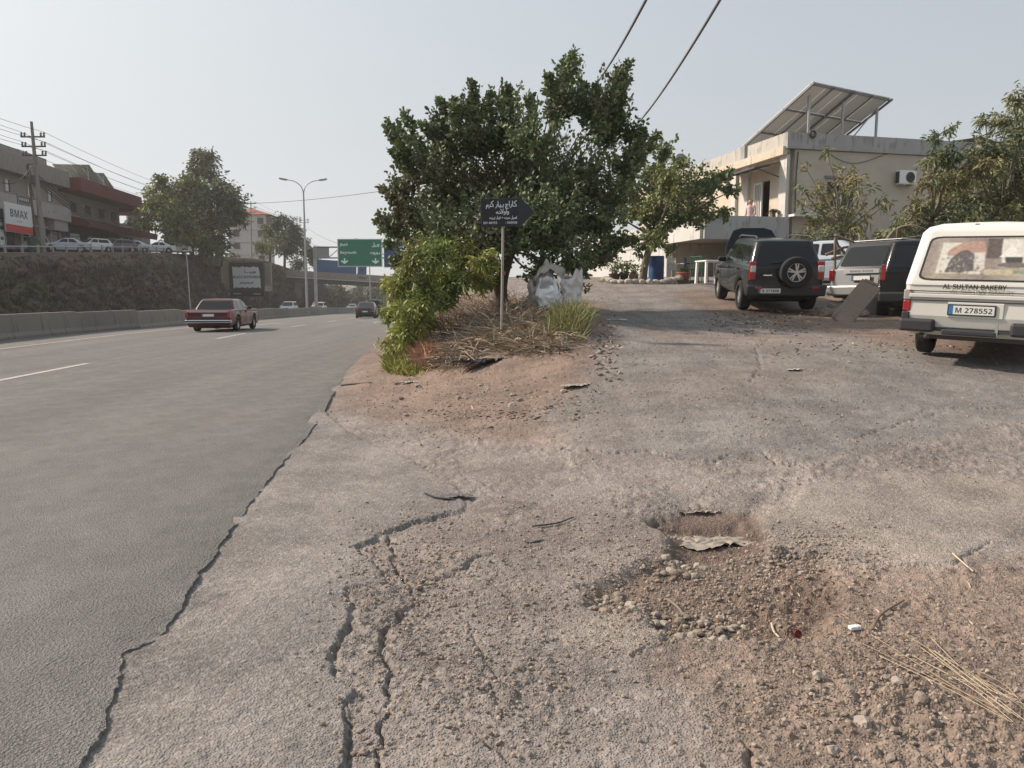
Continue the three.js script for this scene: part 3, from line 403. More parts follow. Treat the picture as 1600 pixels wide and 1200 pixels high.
// scrub on the embankment, uncountable
{
  const Lv = new Leaves(301), r = rngOf(302);
  for (let i = 0; i < 34; i++) Lv.add(V((r() - .5) * .25, r() * .1, (r() - .5) * .25), V(r() - .5, .5 + r() * .7, r() - .5).normalize(), .3 + .35 * r(), .07 + .05 * r(), [1, 1, 1], .1);
  const g = Lv.geo(), N = 9000, im = new THREE.InstancedMesh(g, LM, N), m = new THREE.Matrix4(), q = new THREE.Quaternion(), c = new THREE.Color();
  for (let i = 0; i < N; i++) { const D = 22 + Math.pow(r(), 1.3) * 200, L = mix(-35.2, -29, r()), x = L - SHEAR * D, s = (.4 + .9 * r() * r() + D * .0015) * (L < -34 ? .5 : 1); q.setFromAxisAngle(V(0, 1, 0), r() * 6.28); m.compose(V(x, embY(L, D) - .05, -D), q, V(s, s * (.7 + .6 * r()), s)); im.setMatrixAt(i, m); const n = fbm2(L * .5 + 50, D * .22, 3), k = .7 + .6 * r(); if (n > .56) c.setRGB(.15 * k, .095 * k, .07 * k); else if (n < .40) c.setRGB(.10 * k, .105 * k, .05 * k); else c.setRGB(.14 * k, .115 * k, .085 * k); im.setColorAt(i, c); }
  im.name = numbered('dry_scrub'); tag(im, 'dry brown scrub covering the embankment', 'scrub', null, 'stuff'); scene.add(im);
}
// dry brush mound, reeds and grass on the island
class Blades { constructor(seed) { this.p = []; this.c = []; this.r = rngOf(seed); }
  add(p, d, len, w, col, bend) { const r = this.r, side = V(r() - .5, (r() - .5) * .3, r() - .5).cross(d).normalize().multiplyScalar(w / 2), sag = V((r() - .5), -.6, (r() - .5)).multiplyScalar(bend * len), a = p, b = p.clone().addScaledVector(d, len * .5).addScaledVector(sag, .25), c = p.clone().addScaledVector(d, len).add(sag);
    const q = [a.clone().add(side), a.clone().sub(side), b.clone().add(side), b.clone().sub(side), c]; const k = .7 + .6 * r(); for (const t of [0, 1, 2, 2, 1, 3, 2, 3, 4]) { this.p.push(q[t].x, q[t].y, q[t].z); this.c.push(col[0] * k, col[1] * k, col[2] * k); } }
  geo() { const g = new THREE.BufferGeometry(); g.setAttribute('position', new THREE.Float32BufferAttribute(this.p, 3)); g.setAttribute('color', new THREE.Float32BufferAttribute(this.c, 3)); g.setAttribute('uv', new THREE.Float32BufferAttribute(new Float32Array(this.p.length / 3 * 2), 2)); g.computeVertexNormals(); return g; } }
const bladeMat = new THREE.MeshStandardMaterial({ color: 0xffffff, roughness: .85, vertexColors: true, side: THREE.DoubleSide });
const STRAW = [[.40, .31, .22], [.28, .21, .15], [.50, .41, .30], [.17, .125, .095], [.36, .25, .17], [.12, .09, .07], [.33, .28, .22]];
function brush(name, label, cat, seed, zones, cols) { const B = new Blades(seed), r = B.r; for (const [u, v, su, sv, n, len, up, w, bend] of zones) for (let i = 0; i < n; i++) { const uu = u + (r() + r() - 1) * su, vv = v + (r() + r() - 1) * sv, h = hit(uu, vv), y = lotY(h[0], h[1]) + .02 + r() * .22 * (len < .2 ? 0 : up < .5 ? 1 : .1), d = V((r() - .5) * 2, up + (r() - .4) * .6, (r() - .5) * 2).normalize(); B.add(V(h[0], y, -h[1]), d, len * (.4 + .9 * r()), w * (.6 + .8 * r()), cols[Math.floor(r() * cols.length)], bend); } return solo(name, B.geo(), bladeMat, label, cat, null, 'stuff'); }
brush('dry_brush', 'tangle of dry straw-coloured stalks on the mound below the garage sign', 'dry brush', 401, [[760, 520, 130, 42, 5200, .5, .1, .013, .3], [760, 500, 110, 36, 900, .9, .7, .012, .5], [720, 500, 70, 40, 2200, .6, .25, .015, .4], [830, 505, 80, 30, 2400, .45, .1, .013, .4], [700, 565, 60, 22, 1500, .4, .1, .014, .4], [830, 545, 70, 22, 1300, .35, .2, .012, .4]], STRAW);
brush('dark_twigs', 'dark brown dead twigs beside the lime shrub', 'twigs', 402, [[690, 520, 45, 38, 1600, .6, .8, .018, .15], [660, 535, 28, 30, 700, .5, .9, .016, .1]], [[.10, .07, .055], [.14, .095, .075], [.075, .055, .045]]);
brush('green_grass', 'tuft of yellowish green grass right of the dry brush', 'grass', 403, [[890, 520, 26, 22, 1500, .6, 1.3, .012, .3], [850, 540, 40, 12, 500, .4, 1.2, .011, .3], [790, 545, 60, 12, 500, .35, 1.2, .011, .3]], [[.20, .22, .07], [.26, .25, .10], [.15, .18, .06], [.33, .29, .14]]);
brush('yellow_weeds', 'yellow-green weeds at the foot of the lime shrub', 'weeds', 404, [[622, 570, 22, 22, 1500, .3, 1.1, .022, .3], [640, 585, 26, 10, 500, .22, .9, .02, .3]], [[.28, .27, .06], [.22, .24, .06], [.34, .30, .09]]);
brush('withered_plant', 'withered orange-brown plant at the front of the mound', 'plant', 405, [[665, 567, 20, 18, 900, .4, 1.2, .03, .2]], [[.40, .21, .12], [.46, .26, .16], [.33, .165, .10]]);
brush('leaf_litter', 'small dead leaves and straw bits strewn over the dirt', 'litter', 407, [[760, 618, 190, 44, 1100, .07, .05, .014, .1], [940, 530, 36, 70, 420, .08, .05, .018, .1], [1190, 505, 120, 26, 420, .08, .05, .02, .1], [1380, 540, 200, 40, 260, .07, .05, .016, .1], [1350, 1020, 260, 150, 500, .035, .05, .006, .1]], [[.16, .11, .08], [.42, .34, .25], [.09, .065, .05], [.30, .22, .16], [.24, .16, .10]]);
console.log('vegetation done');
// ---------------------------------------------------------------- vehicles (front at -z, wheels on y = 0)
function wheelParts(parent, x, z, R, W, side, style, rimMat = M.alloy) {
  const w = new THREE.Group(); w.name = 'wheel'; w.position.set(x, R, z); parent.add(w);
  const t = lathe([[R * .62, -W / 2], [R * .9, -W / 2], [R * .975, -W * .42], [R, -W * .28], [R, W * .28], [R * .975, W * .42], [R * .9, W / 2], [R * .62, W / 2], [R * .6, 0], [R * .62, -W / 2]], 32); t.rotateZ(Math.PI / 2);
  part('tyre', t, M.tyre, w);
  const rim = []; const dish = lathe([[R * .64, -W * .36], [R * .62, W * .30], [R * .56, W * .36], [R * .55, W * .10], [R * .001, W * .04]], 28); dish.rotateZ(-Math.PI / 2); rim.push(dish);
  const n = style === 'steel' ? 0 : style === 'ten' ? 5 : 5;
  for (let k = 0; k < n; k++) { const a = k / n * 2 * Math.PI; for (const o of style === 'ten' ? [-.16, .16] : [0]) { const g = new THREE.BoxGeometry(W * .12, R * .5, R * (style === 'ten' ? .085 : .16)); g.translate(W * .29, R * .33, 0); g.rotateX(a + o); rim.push(g); } }
  const hub = new THREE.CylinderGeometry(R * .13, R * .16, W * .14, 14); hub.rotateZ(-Math.PI / 2); hub.translate(W * .3, 0, 0); rim.push(hub);
  const rg = merge(rim); if (side < 0) rg.rotateY(Math.PI); part('rim', rg, rimMat, w);
  if (n) { const inner = new THREE.CylinderGeometry(R * .56, R * .56, W * .3, 20); inner.rotateZ(Math.PI / 2); part('brake_shade', inner, M.plastic, w); w.children[w.children.length - 1].name = 'rim_shade'; }  // black cylinder behind the spokes: shade inside the rim given as dark colour
  return w;
}
// lower shell: side outline with wheel arches, extruded across and drawn in towards both ends
function shell(o) {
  const pts = [], add = (x, y) => pts.push([x, y]), arch = (cx, r) => { for (let a = 0; a <= 10; a++) { const t = Math.PI * a / 10; pts.push([cx - Math.cos(t) * r, Math.max(o.yb, o.rw + Math.sin(t) * r - .02 * 0)]); } };
  const hl = o.len / 2;
  // bottom from rear to front
  add(-hl + .04, o.yb + .12); add(-hl + .16, o.yb);
  arch(o.axR, o.rw * 1.17); add(o.axR + o.rw * 1.3, o.yb); for (let i = 1; i < 4; i++) add(mix(o.axR + o.rw * 1.3, o.axF - o.rw * 1.3, i / 4), o.yb); add(o.axF - o.rw * 1.3, o.yb); arch(o.axF, o.rw * 1.17);
  add(hl - .14, o.yb); add(hl - .03, o.yb + .14);
  for (const p of o.top) add(p[0], p[1]);                      // from the front to the rear
  const b = o.bevel || .07, g = extrude(pts, o.w - 2 * b, b); g.translate(0, 0, -(o.w - 2 * b) / 2); g.rotateY(Math.PI / 2);
  const p = g.attributes.position, tf = o.taperF ?? .12, tr = o.taperR ?? .08;
  for (let i = 0; i < p.count; i++) { const X = -p.getZ(i), k = X > 0 ? 1 - tf * Math.pow(Math.max(0, X / hl), 4) : 1 - tr * Math.pow(Math.max(0, -X / hl), 4), low = 1 - .05 * sst(.55, .2, p.getY(i)); p.setX(i, p.getX(i) * k * low); }
  g.computeVertexNormals(); return metric(g);
}
// cabin: rounded rings from the belt to the roof
function ringPts(L, n = 6) { const out = [], r = Math.min(L.r, L.hw * .95, (L.f - L.b) * .45); for (const [cx, cz, a0] of [[L.hw - r, L.f - r, 0], [-L.hw + r, L.f - r, 90], [-L.hw + r, L.b + r, 180], [L.hw - r, L.b + r, 270]]) for (let k = 0; k <= n; k++) { const a = (a0 + 90 * k / n) * RAD; out.push([cx + Math.cos(a) * r, L.y, -(cz + Math.sin(a) * r)]); } return out; }
function rings(list) {
  const R0 = list.map(l => ringPts(l)), m = R0[0].length, pos = R0.flat(2), idx = [];
  for (let i = 0; i < R0.length - 1; i++) for (let k = 0; k < m; k++) { const a = i * m + k, b = i * m + (k + 1) % m, c = a + m, d = b + m; idx.push(a, b, c, b, d, c); }
  const top = pos.length / 3, L = list[list.length - 1]; pos.push(0, L.y + .01, -(L.f + L.b) / 2); for (let k = 0; k < m; k++) idx.push((R0.length - 1) * m + k, (R0.length - 1) * m + (k + 1) % m, top);
  const g = new THREE.BufferGeometry(); g.setAttribute('position', new THREE.Float32BufferAttribute(pos, 3)); g.setIndex(idx); g.computeVertexNormals(); g.setAttribute('uv', new THREE.Float32BufferAttribute(new Float32Array(pos.length / 3 * 2), 2)); return g;
}
// a pane laid on a cabin side: quadrilateral [s,t] x 4 -> points, rounded corners
function pane(f, q, round = .12) { // q: 4 corners [s, t]
  const pts = []; for (let i = 0; i < 4; i++) { const a = q[(i + 3) % 4], b = q[i], c = q[(i + 1) % 4]; for (let k = 0; k <= 3; k++) { const t = k / 3, p0 = [mix(b[0], a[0], round), mix(b[1], a[1], round)], p1 = [mix(b[0], c[0], round), mix(b[1], c[1], round)]; const w = [(1 - t) * (1 - t), 2 * t * (1 - t), t * t]; pts.push([p0[0] * w[0] + b[0] * w[1] + p1[0] * w[2], p0[1] * w[0] + b[1] * w[1] + p1[1] * w[2]]); } }
  const c = [q.reduce((s, p) => s + p[0], 0) / 4, q.reduce((s, p) => s + p[1], 0) / 4], P = pts.map(p => f(p[0], p[1])), pc = f(c[0], c[1]);
  const pos = [], uv = [], s0 = Math.min(...q.map(p => p[0])), s1 = Math.max(...q.map(p => p[0])), t0 = Math.min(...q.map(p => p[1])), t1 = Math.max(...q.map(p => p[1])), U = p => [(p[0] - s0) / (s1 - s0), (p[1] - t0) / (t1 - t0)];
  for (let i = 0; i < P.length; i++) { const j = (i + 1) % P.length; pos.push(pc, P[i], P[j]); uv.push(...U(c), ...U(pts[i]), ...U(pts[j])); }
  const g = new THREE.BufferGeometry(); g.setAttribute('position', new THREE.Float32BufferAttribute(pos.flatMap(p => [p.x, p.y, p.z]), 3)); g.setAttribute('uv', new THREE.Float32BufferAttribute(uv, 2)); g.computeVertexNormals(); return g;
}
function sideOf(L0, L1, which, off) { // a point on a cabin side; s along it, t upwards
  return (s, t) => { const hw = mix(L0.hw, L1.hw, t), y = mix(L0.y, L1.y, t), f = mix(L0.f, L1.f, t), b = mix(L0.b, L1.b, t);
    if (which === 'rear') return V(s * hw, y, -b + off); if (which === 'front') return V(-s * hw, y, -f - off);
    return which === 'left' ? V(-hw - off, y, -s) : V(hw + off, y, -s); };
}
function soften(c, w, h, rad, grain) { const im = c.getImageData(0, 0, w, h), a = im.data, b = new Float32Array(a.length), r = rngOf(9); for (let pass = 0; pass < 4; pass++) { b.set(a); const hz = pass % 2 === 0; for (let y = 0; y < h; y++) for (let x = 0; x < w; x++) for (let k = 0; k < 3; k++) { let s = 0, n = 0; for (let t = -rad; t <= rad; t++) { const X = hz ? x + t : x, Y = hz ? y : y + t; if (X < 0 || Y < 0 || X >= w || Y >= h) continue; s += b[(Y * w + X) * 4 + k]; n++; } a[(y * w + x) * 4 + k] = s / n; } } for (let i = 0; i < a.length; i += 4) { const x = (i / 4) % w, y = Math.floor(i / 4 / w), g = grain * ((fbm2(x * .09, y * .09, 4) - .5) * 1.6 + (r() - .5) * .35); for (let k = 0; k < 3; k++) a[i + k] += g; } c.putImageData(im, 0, 0); }
function plateTex(txt, o = {}) { return canvasTex(256, 64, (c, w, h) => { c.fillStyle = '#d9d9d2'; c.fillRect(0, 0, w, h); c.fillStyle = '#2d74a8'; c.fillRect(0, 0, 28, h); c.strokeStyle = '#444'; c.lineWidth = 4; c.strokeRect(2, 2, w - 4, h - 4); c.fillStyle = '#2a2a2a'; c.font = 'bold 46px sans-serif'; c.textAlign = 'center'; c.textBaseline = 'middle'; c.fillText(txt, w / 2 + 12, h / 2 + 2); }); }
function plateOn(parent, txt, w, h, x, y, z, ry = 0, rx = 0) { const g = new THREE.Group(); g.name = 'license_plate'; g.position.set(x, y, z); g.rotation.set(rx, ry, 0); parent.add(g); part('plate_backing', rbox(w + .02, h + .02, .012, .004), M.plastic, g); const p = new THREE.PlaneGeometry(w, h); p.translate(0, 0, .009); part('plate_face', p, mat([1, 1, 1], .4, { map: plateTex(txt) }), g); return g; }
function car(o) {
  const g = o.parent || thing(o.name, o.label, o.category || 'car', o.group, o.pos, o.turn || 0);
  if (o.pitch) g.rotation.set(o.pitch, o.turn || 0, o.roll || 0, 'YXZ');
  const body = o.paint; part('body', shell(o), body, g);
  const c = o.cab, L0 = { y: c.y0, f: c.f0, b: c.b0, hw: c.w0, r: c.r || .12 }, L1 = { y: c.y1, f: c.f1, b: c.b1, hw: c.w1, r: c.r || .16 };
  const e = (L1.y - L0.y), slope = k => ({ y: L1.y + k.dy, f: L1.f - k.in, b: L1.b + k.in, hw: L1.hw - k.in, r: L1.r });
  const low = { y: L0.y - .12, f: L0.f + .02, b: L0.b - .02, hw: L0.hw + .01, r: L0.r };
  part('cabin', rings([low, L0, L1, slope({ dy: .035, in: .05 }), slope({ dy: .058, in: .16 }), slope({ dy: .066, in: .4 })]), o.roofTone || body, g);
  const gl = o.glass || M.glass, F = sd0 => sideOf(L0, L1, sd0, .008);
  if (o.rearGlass) part('rear_window', pane(F('rear'), o.rearGlass, .1), o.rearMat || gl, g);
  part('windscreen', pane(F('front'), [[-.9, .06], [.9, .06], [.86, .92], [-.86, .92]], .1), gl, g);
  for (const q of o.side || []) for (const s of ['left', 'right']) { const w = part('side_window', pane(F(s), s === 'left' ? [...q].reverse() : q, .12), gl, g); }
  for (const [z, fr] of [[-o.axF, 1], [-o.axR, 0]]) for (const s of [-1, 1]) wheelParts(g, s * (o.w / 2 - o.tw / 2 - .012), z, o.rw, o.tw, s, o.rim, o.rimMat);
  const well = []; for (const ax of [o.axF, o.axR]) { const k = new THREE.CylinderGeometry(o.rw * .82, o.rw * .82, o.w * .84, 20); k.rotateZ(Math.PI / 2); k.translate(0, o.rw * 1.36, -ax); well.push(k); } well.push(box(o.w * .8, .2, o.len * .8, 0, o.yb + .05, 0)); part('underbody', well, M.plastic, g);
  const hl = o.len / 2;
  for (const s of [-1, 1]) { if (o.tail) part('tail_light', rbox(o.tail.w, o.tail.h, .08, .02, s * o.tail.x, o.tail.y, hl - (o.tail.in ?? .03), s * -(o.tail.a || 0)), M.redLens, g); if (o.head) part('headlight', rbox(o.head.w, o.head.h, .1, .03, s * o.head.x, o.head.y, -hl + (o.head.in ?? .06)), M.clearLens, g); part('mirror', rbox(.2, .13, .1, .04, s * (c.w0 + .1), c.y0 + .06, -c.f0 + (o.mirrorBack ?? .42)), o.mirrorMat || body, g); }
  if (o.bumper) part('rear_bumper', rbox(o.w * (o.bumper.k || .98), o.bumper.h, .16, .05, 0, o.bumper.y, hl - .02), o.bumper.mat, g);
  if (o.frontBumper) part('front_bumper', rbox(o.w * .96, .18, .16, .06, 0, .45, -hl + .03), o.frontBumper, g);
  if (o.grille) part('grille', rbox(o.w * .5, .13, .06, .02, 0, o.grille, -hl + .01), M.plastic, g);
  if (o.plate) plateOn(g, o.plate, .5, .12, o.plateX || 0, o.plateY, hl + (o.plateZ ?? .012));
  if (o.handles) for (const X of o.handles) for (const s of [-1, 1]) part('door_handle', rbox(.03, .035, .2, .012, s * (o.w / 2 - .005), c.y0 - .1, -X), M.plastic, g);
  if (o.seams) for (const X of o.seams) for (const s of [-1, 1]) part('door_seam', box(.006, c.y0 - o.yb - .2, .014, s * (o.w / 2 - .0), (c.y0 + o.yb) / 2 + .05, -X), M.plastic, g);
  g.userData.L0 = 0; delete g.userData.L0;
  return { g, L0, L1, F };
}
// --- common shapes
const boxySedan = { len: 5.0, w: 1.84, yb: .22, axF: 1.45, axR: -1.32, rw: .33, tw: .2, rim: 'steel', bevel: .05, taperF: .05, taperR: .04, top: [[2.46, .5], [2.48, .74], [2.4, .84], [1.2, .94], [.6, .96], [-.5, .96], [-1.6, .96], [-2.3, .93], [-2.46, .86], [-2.49, .6]], cab: { y0: .93, y1: 1.33, f0: 1.0, f1: .25, b0: -1.62, b1: -1.2, w0: .82, w1: .66, r: .12 }, rearGlass: [[-.9, .08], [.9, .08], [.9, .9], [-.9, .9]], side: [[[-.95, .1], [-.12, .1], [-.12, .9], [-.85, .9]], [[-.04, .1], [.72, .1], [.3, .9], [-.04, .9]]] };
const modernSedan = { len: 4.5, w: 1.76, yb: .2, axF: 1.38, axR: -1.3, rw: .32, tw: .21, rim: 'five', bevel: .09, taperF: .16, taperR: .12, top: [[2.2, .42], [2.22, .6], [2.1, .72], [1.3, .88], [.7, .93], [-.5, .95], [-1.5, .98], [-2.05, 1.0], [-2.2, .9], [-2.23, .55]], cab: { y0: .93, y1: 1.39, f0: 1.15, f1: .2, b0: -1.75, b1: -.85, w0: .8, w1: .62, r: .18 }, rearGlass: [[-.86, .12], [.86, .12], [.86, .92], [-.86, .92]], side: [[[-1.0, .12], [-.2, .12], [-.2, .9], [-.65, .9]], [[-.12, .12], [.8, .12], [.25, .9], [-.12, .9]]], tail: { w: .3, h: .16, x: .66, y: .82, in: .06, a: .2 }, bumper: null, plateY: .62 };
const hatch = { ...modernSedan, len: 4.0, axF: 1.22, axR: -1.25, top: [[1.95, .42], [1.97, .62], [1.86, .75], [1.2, .92], [.7, .98], [-1.5, 1.0], [-1.93, .95], [-1.97, .5]], cab: { y0: .96, y1: 1.46, f0: 1.1, f1: .3, b0: -1.9, b1: -1.5, w0: .79, w1: .63, r: .16 }, side: [[[-1.5, .14], [-.2, .14], [-.2, .9], [-1.3, .9]], [[-.12, .14], [.85, .14], [.35, .9], [-.12, .9]]], tail: { w: .22, h: .3, x: .68, y: .95, in: .05, a: .2 } };
const wagonSUV = { len: 4.5, w: 1.8, yb: .3, axF: 1.35, axR: -1.3, rw: .36, tw: .24, rim: 'five', bevel: .08, taperF: .1, taperR: .06, top: [[2.2, .55], [2.22, .85], [2.1, .98], [1.2, 1.06], [.7, 1.08], [-2.0, 1.08], [-2.2, 1.0], [-2.23, .6]], cab: { y0: 1.06, y1: 1.64, f0: 1.1, f1: .4, b0: -2.16, b1: -1.95, w0: .82, w1: .68, r: .14 }, rearGlass: [[-.86, .1], [.86, .1], [.84, .88], [-.84, .88]], side: [[[-2.0, .1], [-1.25, .1], [-1.25, .88], [-1.85, .88]], [[-1.17, .1], [-.2, .1], [-.2, .88], [-1.17, .88]], [[-.12, .1], [.85, .1], [.4, .88], [-.12, .88]]], tail: { w: .16, h: .4, x: .76, y: 1.0, in: .04 }, bumper: { y: .5, h: .22, mat: M.plastic }, plateY: .72 };
const P = (c, o) => paint(c, o);
const roadHead = Math.atan(SHEAR);                            // along the highway, away from us
const onRoad = (L, D) => V(L - SHEAR * D, roadY(D) + .022, -D);

// dark red sedan on the highway
{ const o = car({ ...boxySedan, name: 'red_sedan', label: 'dark red boxy sedan driving away in the left lane', pos: onRoad(-9.55, 33.2), turn: roadHead, paint: P([.075, .010, .016]), roofTone: P([.095, .025, .03]), bumper: { y: .46, h: .15, mat: M.chrome, k: 1.0 }, tail: { w: .12, h: .22, x: .84, y: .72, in: .0 }, plate: ' ', plateY: .72, handles: [-.85, .0], seams: [-.08, -.95, .85] });  // roof colour is the body red lightened, sky reflection put into it
  part('trunk_trim', box(1.5, .02, .012, 0, .85, 2.475), M.chrome, o.g); part('bumper_strip', box(1.82, .05, .02, 0, .47, 2.57), M.plastic, o.g); part('boot_lamp_panel', rbox(1.5, .24, .03, .01, 0, .72, 2.468), P([.085, .01, .014]), o.g); }
car({ ...modernSedan, name: 'dark_sedan', label: 'near dark grey sedan driving away towards the bridge', pos: onRoad(-6.5, 67), turn: roadHead, paint: P([.02, .024, .026]), plate: ' ' });
car({ ...wagonSUV, name: 'dark_estate_car', label: 'dark car directly ahead of the near dark grey sedan', pos: onRoad(-6.6, 76), turn: roadHead, paint: P([.022, .022, .025]) });
// oncoming cars behind the barrier
const toward = roadHead + Math.PI, headOn = { head: { w: .34, h: .16, x: .62, y: .66 }, grille: .62, frontBumper: M.plastic };
car({ ...wagonSUV, ...headOn, head: { w: .3, h: .18, x: .68, y: .82 }, name: 'oncoming_car', label: 'white car coming towards us behind the barrier, left of the street lamp', category: 'car', pos: onRoad(-21, 104), turn: toward, paint: P([.62, .63, .62]) });
car({ ...wagonSUV, ...headOn, head: { w: .3, h: .18, x: .68, y: .82 }, name: 'oncoming_car', label: 'white car in the middle of the oncoming three', category: 'car', pos: onRoad(-19.6, 122), turn: toward, paint: P([.62, .63, .63]) });
car({ ...wagonSUV, ...headOn, name: 'oncoming_car', label: 'taller pale car behind the middle oncoming white car', category: 'car', pos: onRoad(-22.6, 138), turn: toward, paint: P([.5, .5, .5]) });
car({ ...modernSedan, ...headOn, name: 'oncoming_car', label: 'low white sedan, rightmost of the oncoming cars', pos: onRoad(-16.6, 142), turn: toward, paint: P([.62, .63, .64]) });
// cars parked on the upper street
{
  const put = (u, D, name, label, shape, col, turn) => { const p = at(u, 400, D); p.y = tY(p.x, D); return car({ ...shape, name, label, pos: p, turn, paint: P(col), group: 'cars parked on the upper street' }); };
  put(103, 78, 'parked_car', 'silver sedan parked beside the leaning utility pole', modernSedan, [.42, .44, .50], roadHead - .95 + Math.PI);
  put(42, 84, 'parked_car', 'pale car half hidden behind the green bin', wagonSUV, [.30, .31, .31], roadHead - .9 + Math.PI);
  put(147, 86, 'parked_car', 'white hatchback parked right of the silver sedan', hatch, [.62, .63, .63], roadHead - .6 + Math.PI);
  put(171, 93, 'parked_car', 'black car parked under the red building', wagonSUV, [.02, .02, .022], roadHead - .5 + Math.PI);
  put(187, 92, 'parked_car', 'grey car parked below the shop awning', hatch, [.11, .115, .14], roadHead - .8 + Math.PI);
  put(209, 96, 'parked_car', 'white sedan parked at the end of the red building', modernSedan, [.55, .60, .60], roadHead - 1.2 + Math.PI);
  put(247, 100, 'parked_car', 'white car parked under the yellow-green tree', modernSedan, [.60, .61, .62], roadHead - 1.2 + Math.PI);
  put(272, 103, 'parked_car', 'white car parked under the dense green tree', modernSedan, [.60, .61, .62], roadHead - 1.2 + Math.PI);
}
// --- white bakery van
{
  const h = 40 * RAD, corner = at(1403, 540, 10.1), W = 1.66, len = 4.3;
  const rt = V(Math.cos(h), 0, Math.sin(h)), fw = V(Math.sin(h), 0, -Math.cos(h));
  const pos = corner.clone().addScaledVector(rt, W / 2).addScaledVector(fw, len / 2); pos.y = lotY(corner.x + .8, 10.6) + .06;
  const g = thing('bakery_van', 'white bakery van seen from behind at the right edge', 'van', null, pos, -h);
  g.rotation.set(2.0 * RAD, -h, -2.2 * RAD, 'YXZ');
  const white = paint([.76, .742, .69], { rough: .5, coat: .35, cr: .25, map: T.stucco });
  const base = { len, w: W, yb: .34, axF: 1.3, axR: -1.15, rw: .30, tw: .2, bevel: .06, taperF: .04, taperR: .015, top: [[2.1, .6], [2.13, .95], [1.9, 1.12], [-1.9, 1.12], [-2.12, 1.1], [-2.15, .6]] };
  part('body', shell({ ...base }), white, g);
  const L0 = { y: 1.05, f: 2.05, b: -2.14, hw: .825, r: .10 }, L1 = { y: 1.68, f: 1.6, b: -1.99, hw: .725, r: .16 };
  part('cabin', rings([{ y: 1.0, f: 2.06, b: -2.142, hw: .828, r: .09 }, L0, L1, { y: 1.755, f: 1.52, b: -1.94, hw: .665, r: .18 }, { y: 1.80, f: 1.4, b: -1.82, hw: .54, r: .18 }, { y: 1.825, f: 1.1, b: -1.5, hw: .25, r: .15 }]), white, g);
  const F = s => sideOf(L0, L1, s, .012), F2 = s => sideOf(L0, L1, s, .006);
  part('window_gasket', pane(F2('rear'), [[-.83, .02], [.83, .02], [.80, .92], [-.80, .92]], .12), M.rubber, g);
  const print = canvasTex(512, 256, (c, w, hh) => {                                     // the printed film on the rear window
    const gr = c.createLinearGradient(0, 0, w, 0); gr.addColorStop(0, '#8f8378'); gr.addColorStop(.12, '#a59a8c'); gr.addColorStop(.55, '#8a7c72'); gr.addColorStop(1, '#b9b3a2'); c.fillStyle = gr; c.fillRect(0, 0, w, hh);
    c.fillStyle = '#d8d2c6'; c.fillRect(66, 30, 90, 190); c.fillStyle = '#b0907f'; c.beginPath(); c.moveTo(100, 80); c.quadraticCurveTo(150, 14, 270, 22); c.lineTo(284, 110); c.lineTo(100, 110); c.fill(); c.fillStyle = '#cfc8bd'; c.fillRect(226, 90, 52, 110);
    c.fillStyle = '#5f5853'; c.beginPath(); c.moveTo(108, 214); c.lineTo(122, 130); c.quadraticCurveTo(180, 34, 228, 110); c.lineTo(236, 214); c.fill();
    c.fillStyle = '#5d5049'; c.fillRect(284, 6, 70, 120); c.fillStyle = '#d7d3c6'; c.fillRect(352, 10, 140, 170); c.fillStyle = '#e6e2d8'; c.beginPath(); c.moveTo(340, 120); c.lineTo(400, 40); c.lineTo(436, 120); c.fill();
    c.fillStyle = '#47413c'; c.beginPath(); c.moveTo(366, 118); c.lineTo(444, 118); c.lineTo(440, 150); c.lineTo(370, 150); c.fill(); c.fillStyle = '#6b635a'; c.beginPath(); c.ellipse(405, 165, 70, 16, 0, 0, 7); c.fill(); c.fillStyle = '#b9ac90'; c.fillRect(280, 192, 220, 34); c.fillStyle = '#8b9078'; c.fillRect(400, 196, 80, 22); c.fillStyle = '#c9b98e'; for (let i = 0; i < 9; i++) c.fillRect(84 + i * 16, 214, 8, 8); c.fillStyle = '#cdc6ba'; c.beginPath(); c.ellipse(240, 214, 50, 10, 0, 0, 7); c.fill(); const rr = rngOf(3); for (let i = 0; i < 90; i++) { c.fillStyle = rr() < .5 ? 'rgba(230,225,215,.35)' : 'rgba(70,60,55,.35)'; c.fillRect(70 + rr() * 210, 110 + rr() * 100, 4 + rr() * 10, 4 + rr() * 16); } soften(c, w, hh, 3, 24);
  });
  part('rear_window', pane(F('rear'), [[-.795, .05], [.795, .05], [.765, .885], [-.765, .885]], .12), new THREE.MeshPhysicalMaterial({ color: 0xffffff, map: print, roughness: .2, clearcoat: 1, clearcoatRoughness: .05 }), g);
  // lettering painted on the tailgate
  const word = canvasTex(1024, 128, (c, w, hh) => { c.clearRect(0, 0, w, hh); c.fillStyle = '#33312e'; c.font = '96px sans-serif'; c.textAlign = 'center'; c.textBaseline = 'middle'; c.strokeStyle = '#33312e'; c.lineWidth = 5; c.fillText('AL SULTAN BAKERY', w / 2, hh / 2, 1000); c.strokeText('AL SULTAN BAKERY', w / 2, hh / 2, 1000); });
  const wm = mat([1, 1, 1], .5, { map: word }); wm.transparent = true; wm.alphaTest = .35; const wp = new THREE.PlaneGeometry(.86, .108); wp.translate(-.02, .985, 2.163); part('lettering', wp, wm, g);
  for (const y of [.92, .80]) part('tailgate_seam', box(1.52, .012, .012, 0, y, 2.152), M.plastic, g);
  part('tailgate_trim', rbox(1.5, .05, .03, .01, 0, .86, 2.155), white, g);
  part('tailgate_handle', rbox(.05, .03, .03, .01, .02, .925, 2.165), M.chrome, g);
  part('plate_recess', rbox(.62, .2, .02, .01, .02, .69, 2.15), white, g); plateOn(g, 'M 278552', .52, .125, -.02, .69, 2.168);
